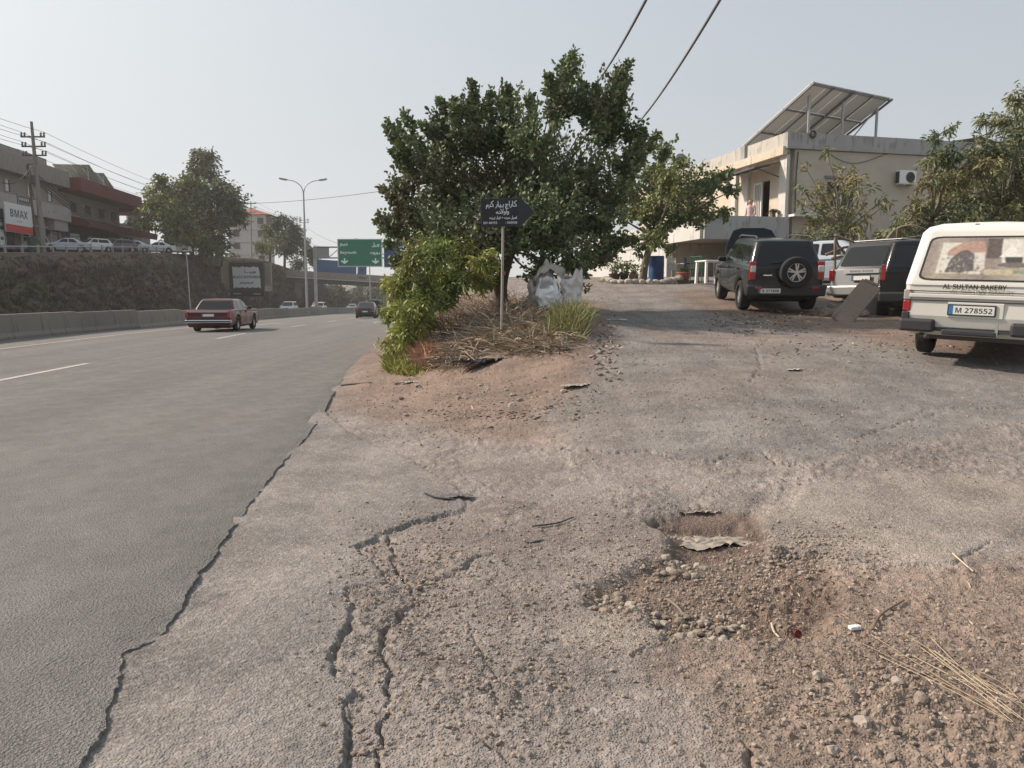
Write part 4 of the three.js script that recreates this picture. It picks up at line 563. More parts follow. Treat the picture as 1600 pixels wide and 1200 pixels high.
  for (const s of [-1, 1]) { const t = part('tail_light', rbox(.1, .15, .07, .02, s * .775, .72, 2.12), M.redLens, g); part('reverse_lens', rbox(.1, .14, .07, .02, 0, .147, 0), mat([.36, .32, .30], .25), t); t.geometry.computeBoundingBox(); t.children[0].position.set(s * .775, .72, 2.12); part('corner_bumper', rbox(.42, .17, .22, .04, s * .63, .47, 2.12), M.plastic, g); part('bumper_cap', rbox(.1, .12, .1, .02, s * .78, .585, 2.11), M.plastic, g); wheelParts(g, s * (W / 2 - .14), -1.3, .30, .19, s, 'steel', M.darkMetal); wheelParts(g, s * (W / 2 - .14), 1.15, .30, .19, s, 'steel', M.darkMetal); part('mirror', rbox(.22, .2, .08, .04, s * .98, 1.2, -1.7), M.plastic, g); }
  part('step', rbox(.62, .07, .16, .02, -.02, .40, 2.14), M.plastic, g); part('rear_valance', box(1.5, .16, .1, 0, .48, 2.05), M.darkMetal, g); part('step_bracket', box(.03, .16, .03, .28, .46, 2.2), M.galv, g); part('exhaust', turned(cyl(.025, .025, .3, 0, 0, 0, 10, Math.PI / 2), -.55, .33, 2.1, .5), M.darkMetal, g);
  part('underbody', box(1.35, .2, 3.9, 0, .38, 0), M.darkMetal, g);
  for (const s of ['left', 'right']) for (const [a, b] of [[-1.8, -.75], [-.65, .4], [.5, 1.6]]) { const q = [[a, .1], [b, .1], [Math.min(b, 1.35), .82], [a, .82]]; part('side_window', pane(F(s), s === 'left' ? [...q].reverse() : q, .12), M.glass, g); }
  part('windscreen', pane(F('front'), [[-.9, .05], [.9, .05], [.88, .9], [-.88, .9]], .1), M.glass, g);
  part('roof_vent', rbox(.05, .03, .03, .01, -.1, 1.775, 1.87), M.plastic, g);
}
// --- dark green off-roader with its bonnet raised
{
  const h = 4 * RAD, rl = at(1160, 489, 17.7), len = 4.2, pos = V(rl.x + .83, 0, -17.7 - 1.2); pos.y = lotY(pos.x, 18.9) + .02;
  const dk = paint([.010, .0145, .015], { rough: .4, coat: .55, cr: .12 });
  const o = car({ ...wagonSUV, len: 4.1, w: 1.74, yb: .34, axF: 1.28, axR: -1.22, rw: .345, rim: 'five', top: [[2.0, .55], [2.03, .85], [1.95, .92], [1.2, .96], [.8, 1.04], [-1.85, 1.06], [-2.0, 1.02], [-2.04, .6]], cab: { y0: 1.04, y1: 1.58, f0: 1.0, f1: .35, b0: -1.98, b1: -1.76, w0: .80, w1: .645, r: .15 }, side: [[[-1.75, .1], [-1.15, .1], [-1.15, .86], [-1.62, .86]], [[-1.07, .1], [-.15, .1], [-.15, .86], [-1.07, .86]], [[-.07, .1], [.8, .1], [.34, .86], [-.07, .86]]], name: 'dark_off_roader', label: 'dark green off-roader with a spare wheel on its tailgate and bonnet raised', pos, turn: -h, pitch: 5.6 * RAD, paint: dk, tail: { w: .15, h: .42, x: .75, y: .96, in: .05, a: .3 }, bumper: { y: .52, h: .26, mat: M.plastic, k: 1.0 }, plate: 'B 371808', plateX: -.38, plateY: .52, plateZ: .07, handles: [-.9, .05], seams: [-.02, -1.1, .9] });
  const g = o.g; // spare wheel, rails, bonnet
  const sw = wheelParts(g, 0, 0, .345, .2, 1, 'ten'); sw.name = 'spare_wheel'; sw.position.set(.16, .93, 2.15); sw.rotation.y = -Math.PI / 2; 
  part('tailgate_seam', box(1.36, .012, .012, 0, .68, 2.045), M.plastic, g);
  for (const s of [-1, 1]) { const k = part('roof_rail', limb([V(s * .6, 1.66, -.1), V(s * .6, 1.71, .1), V(s * .6, 1.71, 1.5), V(s * .6, 1.66, 1.7)], [.02, .02, .02, .02], 6), M.darkMetal, g); part('lamp_lens', rbox(.13, .15, .05, .02, s * .745, 1.0, 2.03, s * -.3), M.clearLens, g); part('reflector', rbox(.16, .06, .03, .01, s * .62, .58, 2.115), M.redLens, g); }
  part('bonnet', turned(extrude([[-.74, 0], [.74, 0], [.70, .45], [.5, .86], [.3, .93], [-.3, .93], [-.5, .86], [-.70, .45]], .04, .012), 0, 1.0, -1.0, 0, -24 * RAD), paint([.006, .010, .018], { rough: .5, coat: .25, cr: .3 }), g);
  part('wiper', bar(V(-.3, 1.14, 2.0), V(.2, 1.2, 1.985), .015), M.plastic, g); part('aerial', limb([V(.1, 1.63, 1.4), V(.1, 1.75, 1.5)], [.006, .004], 4), M.plastic, g);
  part('badge', rbox(.2, .03, .008, .003, -.42, .86, 2.047), M.chrome, g);
}
// --- silver estate off-roader, rear three-quarter
{
  const h = 58 * RAD, a = at(1293, 470, 19.6), pos = V(0, 0, 0).copy(a).addScaledVector(V(Math.cos(h), 0, Math.sin(h)), .95).addScaledVector(V(Math.sin(h), 0, -Math.cos(h)), 2.3); pos.y = 1.08;
  const sil = paint([.40, .41, .41], { metal: .5, rough: .35 });
  const o = car({ ...wagonSUV, len: 4.7, w: 1.92, yb: .36, axF: 1.5, axR: -1.35, rw: .38, top: [[2.3, .6], [2.33, .95], [2.2, 1.05], [1.2, 1.1], [.8, 1.12], [-2.15, 1.12], [-2.3, 1.05], [-2.33, .6]], cab: { y0: 1.1, y1: 1.74, f0: 1.1, f1: .5, b0: -2.22, b1: -1.85, w0: .86, w1: .74, r: .1 }, name: 'silver_off_roader', label: 'silver off-roader parked behind the leaning concrete slab', pos, turn: -h, paint: sil, roofTone: P([.015, .015, .016]), tail: { w: .13, h: .27, x: .85, y: .95, in: .04 }, bumper: { y: .55, h: .26, mat: sil }, plate: ' ', plateY: .86 });
  const nm = canvasTex(256, 32, (c, w, hh) => { c.fillStyle = '#a9abab'; c.fillRect(0, 0, w, hh); c.fillStyle = '#3c3d3e'; c.font = 'bold 24px sans-serif'; c.textAlign = 'center'; c.fillText('RANGE ROVER', w / 2, 25); });
  const bp = new THREE.PlaneGeometry(1.0, .1); bp.translate(0, 1.03, 2.352); part('badge', bp, mat([1, 1, 1], .4, { map: nm }), o.g); part('roof_panel', rbox(1.3, .03, 2.1, .01, 0, 1.815, .7), sil, o.g);
}
// --- black car beside it, mostly behind the van
{
  const h = 26 * RAD, a = at(1372, 500, 16.2), pos = V(0, 0, 0).copy(a).addScaledVector(V(Math.cos(h), 0, Math.sin(h)), .85).addScaledVector(V(Math.sin(h), 0, -Math.cos(h)), 2.1); pos.y = lotY(pos.x, 17);
  car({ ...wagonSUV, name: 'black_off_roader', label: 'black car mostly hidden behind the left side of the white van', pos, turn: -h, pitch: 3 * RAD, paint: P([.005, .0055, .006], { coat: .4 }), tail: { w: .09, h: .34, x: .8, y: 1.02, in: .03 } });
}
// --- pale car behind the off-roader
{ const p = at(1283, 400, 24); p.y = lotY(p.x, 24); car({ ...modernSedan, name: 'pale_blue_car', label: 'pale blue car half hidden behind the dark off-roader', pos: p, turn: .9, paint: P([.45, .50, .55]) }); }
console.log('cars done');
// ---------------------------------------------------------------- across the highway
// median barrier: cast lengths with open joints
{
  const g = thing('median_barrier', 'long low grey concrete barrier between the carriageways', 'barrier', null, V(-14.75, 0, 0), 0);
  const prof = [[-.26, 0], [-.26, .1], [-.19, .24], [-.13, .86], [.13, .86], [.19, .24], [.26, .1], [.26, 0]], ms = [mat([.25, .232, .205], .93, { map: T.streak, bump: T.fine, bs: .006 }), mat([.225, .208, .186], .93, { map: T.streak, bump: T.fine, bs: .006 }), mat([.27, .248, .215], .93, { map: T.streak, bump: T.fine, bs: .006 })];
  const one = extrude(prof, 5.998, .012); one.translate(0, 0, -6.01);
  for (let i = 0; i < 48; i++) { const D = -12 + i * 6, m = part('barrier_length', metric(one.clone(), 1, i * 3.7), ms[(i * 7) % 3], g); m.position.set(-SHEAR * D, roadY(D + 3) + .01, -D); m.rotation.y = roadHead; }
}
// guard posts and rail along the upper street
{
  for (let i = 0; i < 34; i++) { const D = 50 + i * 2.6, x = -36.3 - SHEAR * D; const p = solo('guard_post', rbox(.16, .85, .16, .02, x, topY(D) + .3, -D), M.concrete, 'short concrete guard post at the edge of the upper street', 'post', 'guard posts along the upper street'); }
  const pts = []; for (let i = 0; i < 24; i++) { const D = 44 + i * 4; pts.push(V(-36.22 - SHEAR * D, topY(D) + .55, -D)); }
  solo('guard_rail', limb(pts, pts.map(() => .06), 6), M.galv, 'grey rail on posts along the edge of the upper street', 'railing');
}
// a place on the shop fronts: facade plane L = const, s metres along it, turned with the road
const frontAt = (L, D) => V(L - SHEAR * D, topY(D), -D);
function signTex(w, h, bg, draw) { return canvasTex(w, h, (c) => { c.fillStyle = bg; c.fillRect(0, 0, w, h); draw(c, w, h); }); }
const face = (w, h, t) => { return { g: new THREE.PlaneGeometry(w, h), m: mat([1, 1, 1], .55, { map: t }) }; };
// grey shop building. local: x = away from the street is -x, z along the street (-z away from us)
{
  const D0 = 52, D1 = 92.5, g = thing('grey_shop_building', 'grey two-storey shop building with a white and red shop sign', 'building', null, V(-46 - SHEAR * D1, topY(D1) - .3, -D1), roadHead);
  const wallM = mat([.30, .275, .255], .9, { map: T.streak }), bandM = mat([.40, .37, .345], .9, { map: T.streak }), darkM = mat([.035, .035, .038], .6), n = D1 - D0, len = n;
  // local z from 0 (far end) to len (near end); street side at x = 0
  part('wall', [span(-14, -.25, 0, 9.2, 0, len)], wallM, g);
  part('fascia', [span(-.25, .95, 3.9, 5.6, -.2, len)], bandM, g);                        // band over the shops
  part('parapet', [span(-14.3, 1.0, 8.0, 9.9, -.35, len)], mat([.27, .245, .228], .9, { map: T.streak }), g);
  part('roof_room', span(-13, -1.2, 9.9, 11.3, .3, 10), wallM, g);
  part('return_wall', span(-.25, .7, 2.7, 4.0, .2, 3.4), bandM, g);
  for (let i = 0; i < 9; i++) { const z = 2.2 + i * 4.4; const w = part('window', box(.06, 1.3, 1.0, -.22, 6.7, z), darkM, g); part('window_frame', [box(.1, .1, 1.2, -.2, 7.4, z), box(.1, .1, 1.2, -.2, 6.0, z), box(.1, 1.4, .08, -.2, 6.7, z - .55), box(.1, 1.4, .08, -.2, 6.7, z + .55)], bandM, w); part('shutter', box(.05, 1.2, .5, -.14, 6.7, z + .2), M.white, w); }
  for (let i = 0; i < 8; i++) { const z = 2 + i * 4.8, s = part('shop_front', box(.06, 2.7, 3.6, -.22, 1.75, z + .5), darkM, g); part('shop_pane', [box(.03, 2.3, 1.3, -.17, 1.6, z - .3), box(.03, 2.3, 1.3, -.17, 1.6, z + 1.4)], M.glass, s); part('shop_frame', [box(.08, 2.6, .12, -.15, 1.7, z + .55), box(.08, .12, 3.6, -.15, 2.95, z + .5)], M.white, s); }
  for (let i = 0; i < 8; i++) part('pier', box(.5, 3.9, .5, .0, 1.95, 4.9 + i * 4.8), wallM, g);
  part('purple_plinth', box(.3, .9, 5, .05, .6, len - 23), mat([.28, .26, .36], .7), g);
  // signs
  const bmax = signTex(512, 320, '#d6d5d3', (c, w, h) => { c.fillStyle = '#b83a34'; c.fillRect(0, h * .74, w, h * .26); c.fillStyle = '#3a3f4a'; c.font = 'bold 120px sans-serif'; c.textAlign = 'center'; c.fillText('BMAX', w / 2, 150); c.fillStyle = '#8d8f94'; c.fillRect(w * .4, 188, w * .2, 8); });
  const q = face(5.2, 3.0, bmax); q.g.rotateY(Math.PI / 2); q.g.translate(1.07, 3.15, 11.6); const sb = part('shop_sign', box(.1, 3.05, 5.25, 1.0, 3.15, 11.6), M.white, g); part('sign_face', q.g, q.m, sb);
  const ar2 = signTex(256, 200, '#8f8b88', (c, w, h) => { c.fillStyle = '#2b2a2c'; c.fillRect(16, 16, 224, 80); c.fillStyle = '#c9c6c2'; for (let i = 0; i < 5; i++) c.fillRect(34 + i * 40, 34, 22, 44); c.fillStyle = '#2b2a2c'; c.fillRect(16, 104, 224, 12); for (let i = 0; i < 6; i++) c.fillRect(20 + i * 38, 128, 24, 50); });
  const k = face(2.6, 1.5, ar2); k.g.rotateY(Math.PI / 2); k.g.translate(1.01, 5.0, 10.2); const kb = part('name_board', box(.06, 1.55, 2.65, .96, 5.0, 10.2), darkM, g); part('board_face', k.g, k.m, kb);
  const gm = signTex(256, 96, '#7e7a70', (c, w, h) => { c.fillStyle = '#2e3032'; c.fillRect(20, 30, 140, 34); }), gq = face(4, 1.3, gm); gq.g.rotateY(Math.PI / 2); gq.g.translate(1.06, 3.0, 17.2); const gb = part('shop_sign', box(.1, 1.35, 4.05, 1.0, 3.0, 17.2), bandM, g); part('sign_face', gq.g, gq.m, gb);
  const pb = part('poster_board', box(.1, 2.4, .9, .5, 1.4, 14.1), M.white, g); part('poster_print', [box(.02, .35, .7, .56, 2.0, 14.1), box(.02, .3, .5, .56, .9, 14.1)], darkM, pb);
  part('security_light', [box(.9, .06, .06, 1.4, 5.7, 9.3), rbox(.35, .14, .2, .05, 1.9, 5.7, 9.3)], M.white, g);
}
// red building with a solar array
{
  const D0 = 93, D1 = 117, len = D1 - D0, g = thing('red_building', 'cream building with dark red roof bands and awning', 'building', null, V(-46.5 - SHEAR * D1, topY(D1) - .8, -D1), roadHead);
  const red = mat([.16, .035, .035], .8, { map: T.streak }), cream = mat([.36, .32, .29], .9, { map: T.streak }), dk = mat([.05, .04, .04], .7), dred = mat([.13, .035, .035], .85);
  part('wall', [span(-12, -.3, 3.6, 8.0, 6, len)], cream, g);
  part('shop_wall', [span(-12, -.6, 0, 3.6, 2, len)], dred, g);
  part('roof_band', [span(-12.5, 2.6, 7.4, 9.0, 5, len - .2)], red, g); part('roof_band', [span(-4, 2.6, 6.9, 8.2, -.8, 5)], red, g);
  part('roof_slab', span(-12.3, 2.4, 9.0, 9.06, 5.2, len - .4), M.concrete, g);
  part('awning', [turned(box(3.6, .9, len - 1, 0, 0, 0), 1.0, 3.9, len / 2 - .5, 0, 0, -.18)], red, g);
  part('terrace_slab', span(-6, 2.4, 3.5, 3.75, -1, 6), cream, g); part('terrace_post', [cyl(.1, .1, 3.4, 2.3, 5.3, -.6), cyl(.1, .1, 3.4, 2.3, 5.3, 4.8)], M.white, g); part('side_canopy', box(4, .12, 3, .6, 4.9, -1.2), M.concreteDark, g);
  for (let i = 0; i < 4; i++) { const z = 8 + i * 4; const w = part('window', box(.08, 1.1, 1.6, -.28, 5.8, z), dk, g); part('sill', box(.3, .1, 1.9, -.2, 5.2, z), cream, w); part('sunshade', box(.5, .06, 1.8, -.1, 6.4, z), M.concreteDark, w); }
  for (let i = 0; i < 4; i++) { const z = 5.2 + i * 4.8; const w = part('shop_front', box(.08, 2.5, 3.4, -.56, 1.5, z), dk, g); part('shop_pane', box(.03, 2, 2.6, -.5, 1.5, z), M.glass, w); }
  const sh = part('shop_board', box(.12, 1.0, 4.2, .2, 3.0, 5.2), mat([.5, .45, .38], .7), g); part('board_lettering', [box(.02, .3, 1.6, .28, 3.0, 5.6), box(.02, .2, .8, .28, 3.0, 3.9)], dk, sh);
  part('white_gable', extrude([[0, 0], [2.4, 0], [0, 1.6]], .2).rotateY(-Math.PI / 2).translate(.4, 1.6, 3), M.white, g);
  // two arrays on the roof
  for (const [z, w, y, lab] of [[16, 4.6, 10.5, 'larger tilted solar array on the roof of the red building'], [10.6, 3.6, 10.3, 'smaller tilted solar array on the roof of the red building']]) {
    const p = V(-1.2, y, z).applyAxisAngle(V(0, 1, 0), roadHead).add(g.position), s = thing('solar_array', lab, 'solar panel', 'solar arrays on the red building', p, roadHead);
    const solarBack = mat([.27, .275, .265], .5); for (let i = 0; i < 4; i++) for (let j = 0; j < 2; j++) { const pn = part('panel', turned(rbox(w / 4 - .04, .05, 2.1, .01, 0, 0, 0), (i - 1.5) * w / 4, (j - .5) * 1.0, (j - .5) * 1.85, 0, -.5), solarBack, s); }
    part('support', [-1, 1].flatMap(t => [bar(V(t * w * .42, .8, 1.5), V(t * w * .42, -1.6, 1.5), .08), bar(V(t * w * .42, -.8, -1.5), V(t * w * .42, -1.6, -1.5), .08)]), M.galv, s);
  }
  const tp = at(209, 350, 122), tk = thing('water_tank', 'dark cylindrical water tank behind the red building', 'water tank', null, tp); part('tank', lathe([[.001, 0], [1.0, 0], [1.05, .1], [1.05, 2.6], [.9, 2.9], [.4, 3.1], [.001, 3.15]], 20), mat([.13, .135, .15], .7), tk); part('tank_stand', [span(-1.6, 1.8, -6, -.02, -1.5, 1.5)], M.concreteDark, tk);
}
// white building with a red roof
{
  const c = at(391, 398, 195), g = thing('white_house', 'white four-storey house with a red tiled roof', 'building', null, V(c.x, c.y - 3, c.z), roadHead), wM = mat([.56, .54, .52], .9, { map: T.streak }), dk = mat([.06, .06, .065], .6);
  part('wall', span(-5.2, 4.2, 0, 13.2, -9, 0), wM, g); part('side_bay', span(4.2, 5.4, 10.5, 13.0, -8, -1), M.concreteDark, g);
  const rf = new THREE.ConeGeometry(7.6, 2.1, 4); rf.rotateY(Math.PI / 4); rf.scale(1.12, 1, .95); rf.translate(-.2, 14.3, -4.5); part('roof', rf, mat([.30, .085, .065], .85), g);
  for (let f = 0; f < 4; f++) for (const x of [-3.2, 2.9]) { const w = part('window', box(1.3, 1.6, .08, x, 2 + f * 3.2, .03), dk, g); part('sill', box(1.7, .14, .3, x, 1.1 + f * 3.2, .1), wM, w); part('shutter', [box(.1, 1.7, .1, x - .72, 2 + f * 3.2, .1), box(.1, 1.7, .1, x + .72, 2 + f * 3.2, .1)], M.concreteDark, w); }
  for (let f = 1; f < 4; f++) part('cornice', box(9.6, .18, .3, -.5, f * 3.2 - .1, .1), wM, g);
}
// utility poles and their wires
const poleTops = [];
function utilityPole(name, label, foot, top, rad, arms, armW, group) {
  const g = thing(name, label, 'utility pole', group, foot), t = top.clone().sub(foot);
  const dir = t.clone().normalize();
  part('mast', [limb([V(0, -.8, 0), t.clone().multiplyScalar(.5), t], [rad, rad * .8, rad * .45], 8)], M.concreteDark, g);
  const ends = [];
  for (const k of arms) { const c = t.clone().multiplyScalar(k); const a = part('crossarm', box(armW, .12, .12, c.x, c.y, c.z), M.darkMetal, g); for (const s of [-1, -.72, .72, 1]) { part('insulator', lathe([[.001, 0], [.05, 0], [.11, .1], [.05, .16], [.12, .26], [.05, .34], [.001, .36]], 8).translate(c.x + s * armW * .47, c.y + .06, c.z), mat([.16, .13, .11], .4), a); if (Math.abs(s) === 1) ends.push(c.clone().add(V(s * armW * .47, .42, 0)).add(foot)); } }
  return { g, ends, t };
}
function wire(label, pts, r, m = M.wire, name = 'overhead_wire', group) { return solo(name, limb(pts, pts.map(() => r), 5), m, label, 'wire', group); }
const sag = (a, b, s, n = 14) => { const o = []; for (let i = 0; i <= n; i++) { const t = i / n, p = a.clone().lerp(b, t); p.y -= s * 4 * t * (1 - t); o.push(p); } return o; };
{
  const D = 70, foot = at(69, 402, D), top = at(49, 190, D); foot.y = Math.min(foot.y, tY(foot.x, D) + .1);
  const A = utilityPole('utility_pole', 'leaning utility pole with three crossarms beside the grey shops', foot, top, .26, [.89, .82, .755], 2.2);
  part('transformer_frame', [bar(V(-.9, 8.4, 0), V(-.1, 8.4, 0), .1), bar(V(-.9, 8.4, 0), V(-.3, 6.2, 0), .08), bar(V(-.6, 7.4, 0), V(0, 7.4, 0), .08), cyl(.28, .28, .7, -.45, 7.0, .1, 12), bar(V(-.9, 8.4, .1), V(-.5, 5.2, .1), .06)], M.darkMetal, A.g);
  part('stay_pole', limb([V(.05, -.4, .5), V(-.5, 3.4, .3), V(-.9, 8.2, .1)], [.14, .11, .08], 7), M.bark, A.g);
  const D2 = 186, f2 = at(393, 400, D2), t2 = at(392, 314, D2), B = utilityPole('utility_pole', 'distant utility pole in front of the white red-roofed house', f2, t2, .22, [.95, .87, .79], 2.6);
  const D3 = 215, C3 = utilityPole('utility_pole', 'distant thin utility pole, left of the pair behind the street lamp', at(464, 440, D3), at(464, 338, D3), .2, [.97, .93, .86], 2.4, null), C4 = utilityPole('utility_pole', 'distant thicker utility pole, right of the pair behind the street lamp', at(475, 440, D3 - 8), at(475, 342, D3 - 8), .3, [.98, .94], 2.6, null);
  A.ends.forEach((e, i) => { wire('thin overhead wire between the leaning pole and the distant pole', sag(e, B.ends[i] || B.ends[0], 2.2), .018, M.wire, 'overhead_wire', 'overhead wires across the sky'); const off = at(-60, 172 + i * 11, 56); wire('thin overhead wire leaving the leaning pole to the left', sag(e, V(off.x - 2, e.y + .4, off.z + 4), .4, 6), .018, M.wire, 'overhead_wire', 'overhead wires left of the pole'); });
  B.ends.forEach((e, i) => wire('thin overhead wire between the two distant poles', sag(e, C3.ends[i] || C3.ends[0], .8, 8), .022, M.wire, 'overhead_wire', 'far overhead wires'));
  // thick service cables drooping past the shop fronts
  [[.62, 8.2], [.6, 7.7], [.57, 7.3], [.55, 7.0]].forEach(([k, y], i) => { const p = A.t.clone().multiplyScalar(k).add(foot), e = frontAt(-45.2, 112 + i * 2); e.y = topY(112) + 4.2 - i * .3; wire('thick black cable drooping from the pole across the shop fronts', sag(p, e, 1.2 + .2 * i), .05, M.wire, 'service_cable', 'service cables across the shops'); });
  wire('black cable looping from the pole to the grey building', sag(A.t.clone().multiplyScalar(.72).add(foot), at(2, 285, 66), .8), .035, M.wire, 'service_cable', 'service cables left of the pole');
  wire('long thin cable crossing the sky behind the street lamp', sag(at(350, 318, 125), at(640, 292, 80), .5), .03, M.wire);
  wire('thin cable rising from the pole pair towards the green road sign', sag(at(476, 352, 205), at(545, 384, 120), .8), .03, M.wire); wire('lower thin cable from the pole pair to the sign gantry', sag(at(476, 372, 205), at(512, 386, 100), .6), .03, M.wire);
}
// small things on the upper street
{ const p = at(53, 396, 72); p.y = tY(p.x, 72); const g = thing('green_bin', 'dark green bin beside the leaning utility pole', 'bin', null, p); part('bin_body', turned(new THREE.CylinderGeometry(.52, .44, 1.25, 4, 1), 0, .72, 0, Math.PI / 4), mat([.035, .10, .06], .6), g); part('bin_lid', rbox(.84, .1, .84, .04, 0, 1.4, 0), mat([.03, .085, .05], .6), g); for (const s of [-1, 1]) part('bin_wheel', cyl(.1, .1, .06, s * .3, .1, .3, 12, 0, Math.PI / 2), M.tyre, g);
  const q = at(64, 396, 71.5); q.y = tY(q.x, 71.5); const b = thing('white_notice_box', 'white square notice board with a dark mark by the pole', 'notice board', null, q); part('board', rbox(.66, .66, .1, .02, 0, 1.1, 0), M.white, b); part('mark', [box(.16, .04, .01, 0, 1.14, .056, 0, 0, .6), box(.14, .06, .01, -.05, 1.06, .056)], M.plastic, b); part('stake', box(.06, .9, .06, 0, .4, -.05), M.galv, b); }
{ const D = 72, p = at(298, 482, D), t = at(291, 392, D); const g = thing('marker_pole', 'thin grey pole with a flat arm standing behind the barrier', 'pole', null, V(p.x, roadY(D), p.z)); part('mast', limb([V(0, -.1, 0), t.clone().sub(g.position)], [.06, .045], 8), M.galv, g); const q = t.clone().sub(g.position); part('arm', rbox(.95, .1, .1, .03, q.x + .1, q.y, q.z), M.galv, g); }
// billboard
{
  const D = 113, c = at(386, 437, D), g = thing('billboard', 'white and black billboard on the embankment', 'billboard', null, V(c.x, c.y - 4.2, c.z), roadHead * .4);
  const t = canvasTex(512, 512, (x, w, h) => { x.fillStyle = '#35332f'; x.fillRect(0, 0, w, h); x.fillStyle = '#d2d3d2'; x.beginPath(); x.moveTo(40, 60); for (let i = 0; i <= 12; i++) x.lineTo(40 + i * 33, 52 + (i * 37 % 23)); x.quadraticCurveTo(470, 140, 466, 400); for (let i = 0; i <= 12; i++) x.lineTo(466 - i * 34, 392 - 22 * Math.abs(Math.sin(i * 1.3))); x.lineTo(50, 380); x.closePath(); x.fill(); x.fillStyle = '#2b2a29'; x.textAlign = 'center'; x.strokeStyle = '#2b2a29'; arabic(x, 'mimI waw ba ya dash dash alefF', 400, 150, 58, 260); x.font = 'bold 58px sans-serif'; x.fillText('BLACK NOVEMBER', w / 2, 236, 420); x.fillStyle = '#6d6b68'; for (let i = 0; i < 9; i++) x.fillRect(150 + i * 24, 296 - (i % 3) * 4, 17, 26 + (i % 2) * 6); x.fillStyle = '#232220'; x.fillRect(0, 440, w, 72); x.fillStyle = '#8d8c88'; x.fillRect(40, 462, 120, 20); x.fillRect(350, 464, 110, 20); });
  const f = face(5.0, 5.0, t); f.g.translate(0, 4.2, .14); part('poster', f.g, f.m, g); part('frame', rbox(5.2, 5.2, .22, .03, 0, 4.2, 0), mat([.1, .09, .085], .7), g);
  part('side_board', rbox(1.3, 4.2, .2, .03, 3.05, 4.6, -.5, -.5), M.concrete, g); part('side_board', rbox(1.1, 5.6, .2, .03, -3.4, 4.1, -.4, .3), mat([.36, .27, .22], .85), g);
  for (const s of [-1, 1]) part('leg', box(.22, 4.2, .22, s * 1.6, .6, -.1), M.darkMetal, g);
}
// street lamps with two arms, on the median
function streetLamp(label, D, u, H, group) {
  const p = at(u, 480, D); const g = thing('street_lamp', label, 'street lamp', group, V(p.x, roadY(D) + .02, p.z), roadHead);
  part('mast', [limb([V(0, 0, 0), V(0, H * .5, 0), V(0, H - 1.2, 0)], [.14, .11, .08], 10), cyl(.22, .22, .5, 0, .25, 0, 12)], M.galv, g);
  for (const s of [-1, 1]) { const a = part('arm', limb([V(0, H - 1.25, 0), V(s * .25, H - .55, 0), V(s * .9, H - .05, 0), V(s * 1.75, H + .15, 0)], [.06, .05, .045, .04], 7, 12), M.galv, g); const hd = rbox(.95, .16, .34, .08, 0, 0, 0, 0, 0, 3); hd.rotateZ(s * .16); hd.translate(s * 2.1, H + .2, 0); part('lamp_head', hd, mat([.30, .31, .31], .5, { metal: .3 }), a); const ln = rbox(.6, .05, .26, .02, 0, -.08, 0); ln.rotateZ(s * .16); ln.translate(s * 2.12, H + .2, 0); part('lens', ln, M.clearLens, a); }
}
streetLamp('tall double-armed street lamp on the median left of the green sign', 83, 480, 14.6, 'street lamps on the median');
streetLamp('distant street lamp behind the green road sign', 142, 579, 13.4, 'street lamps on the median');
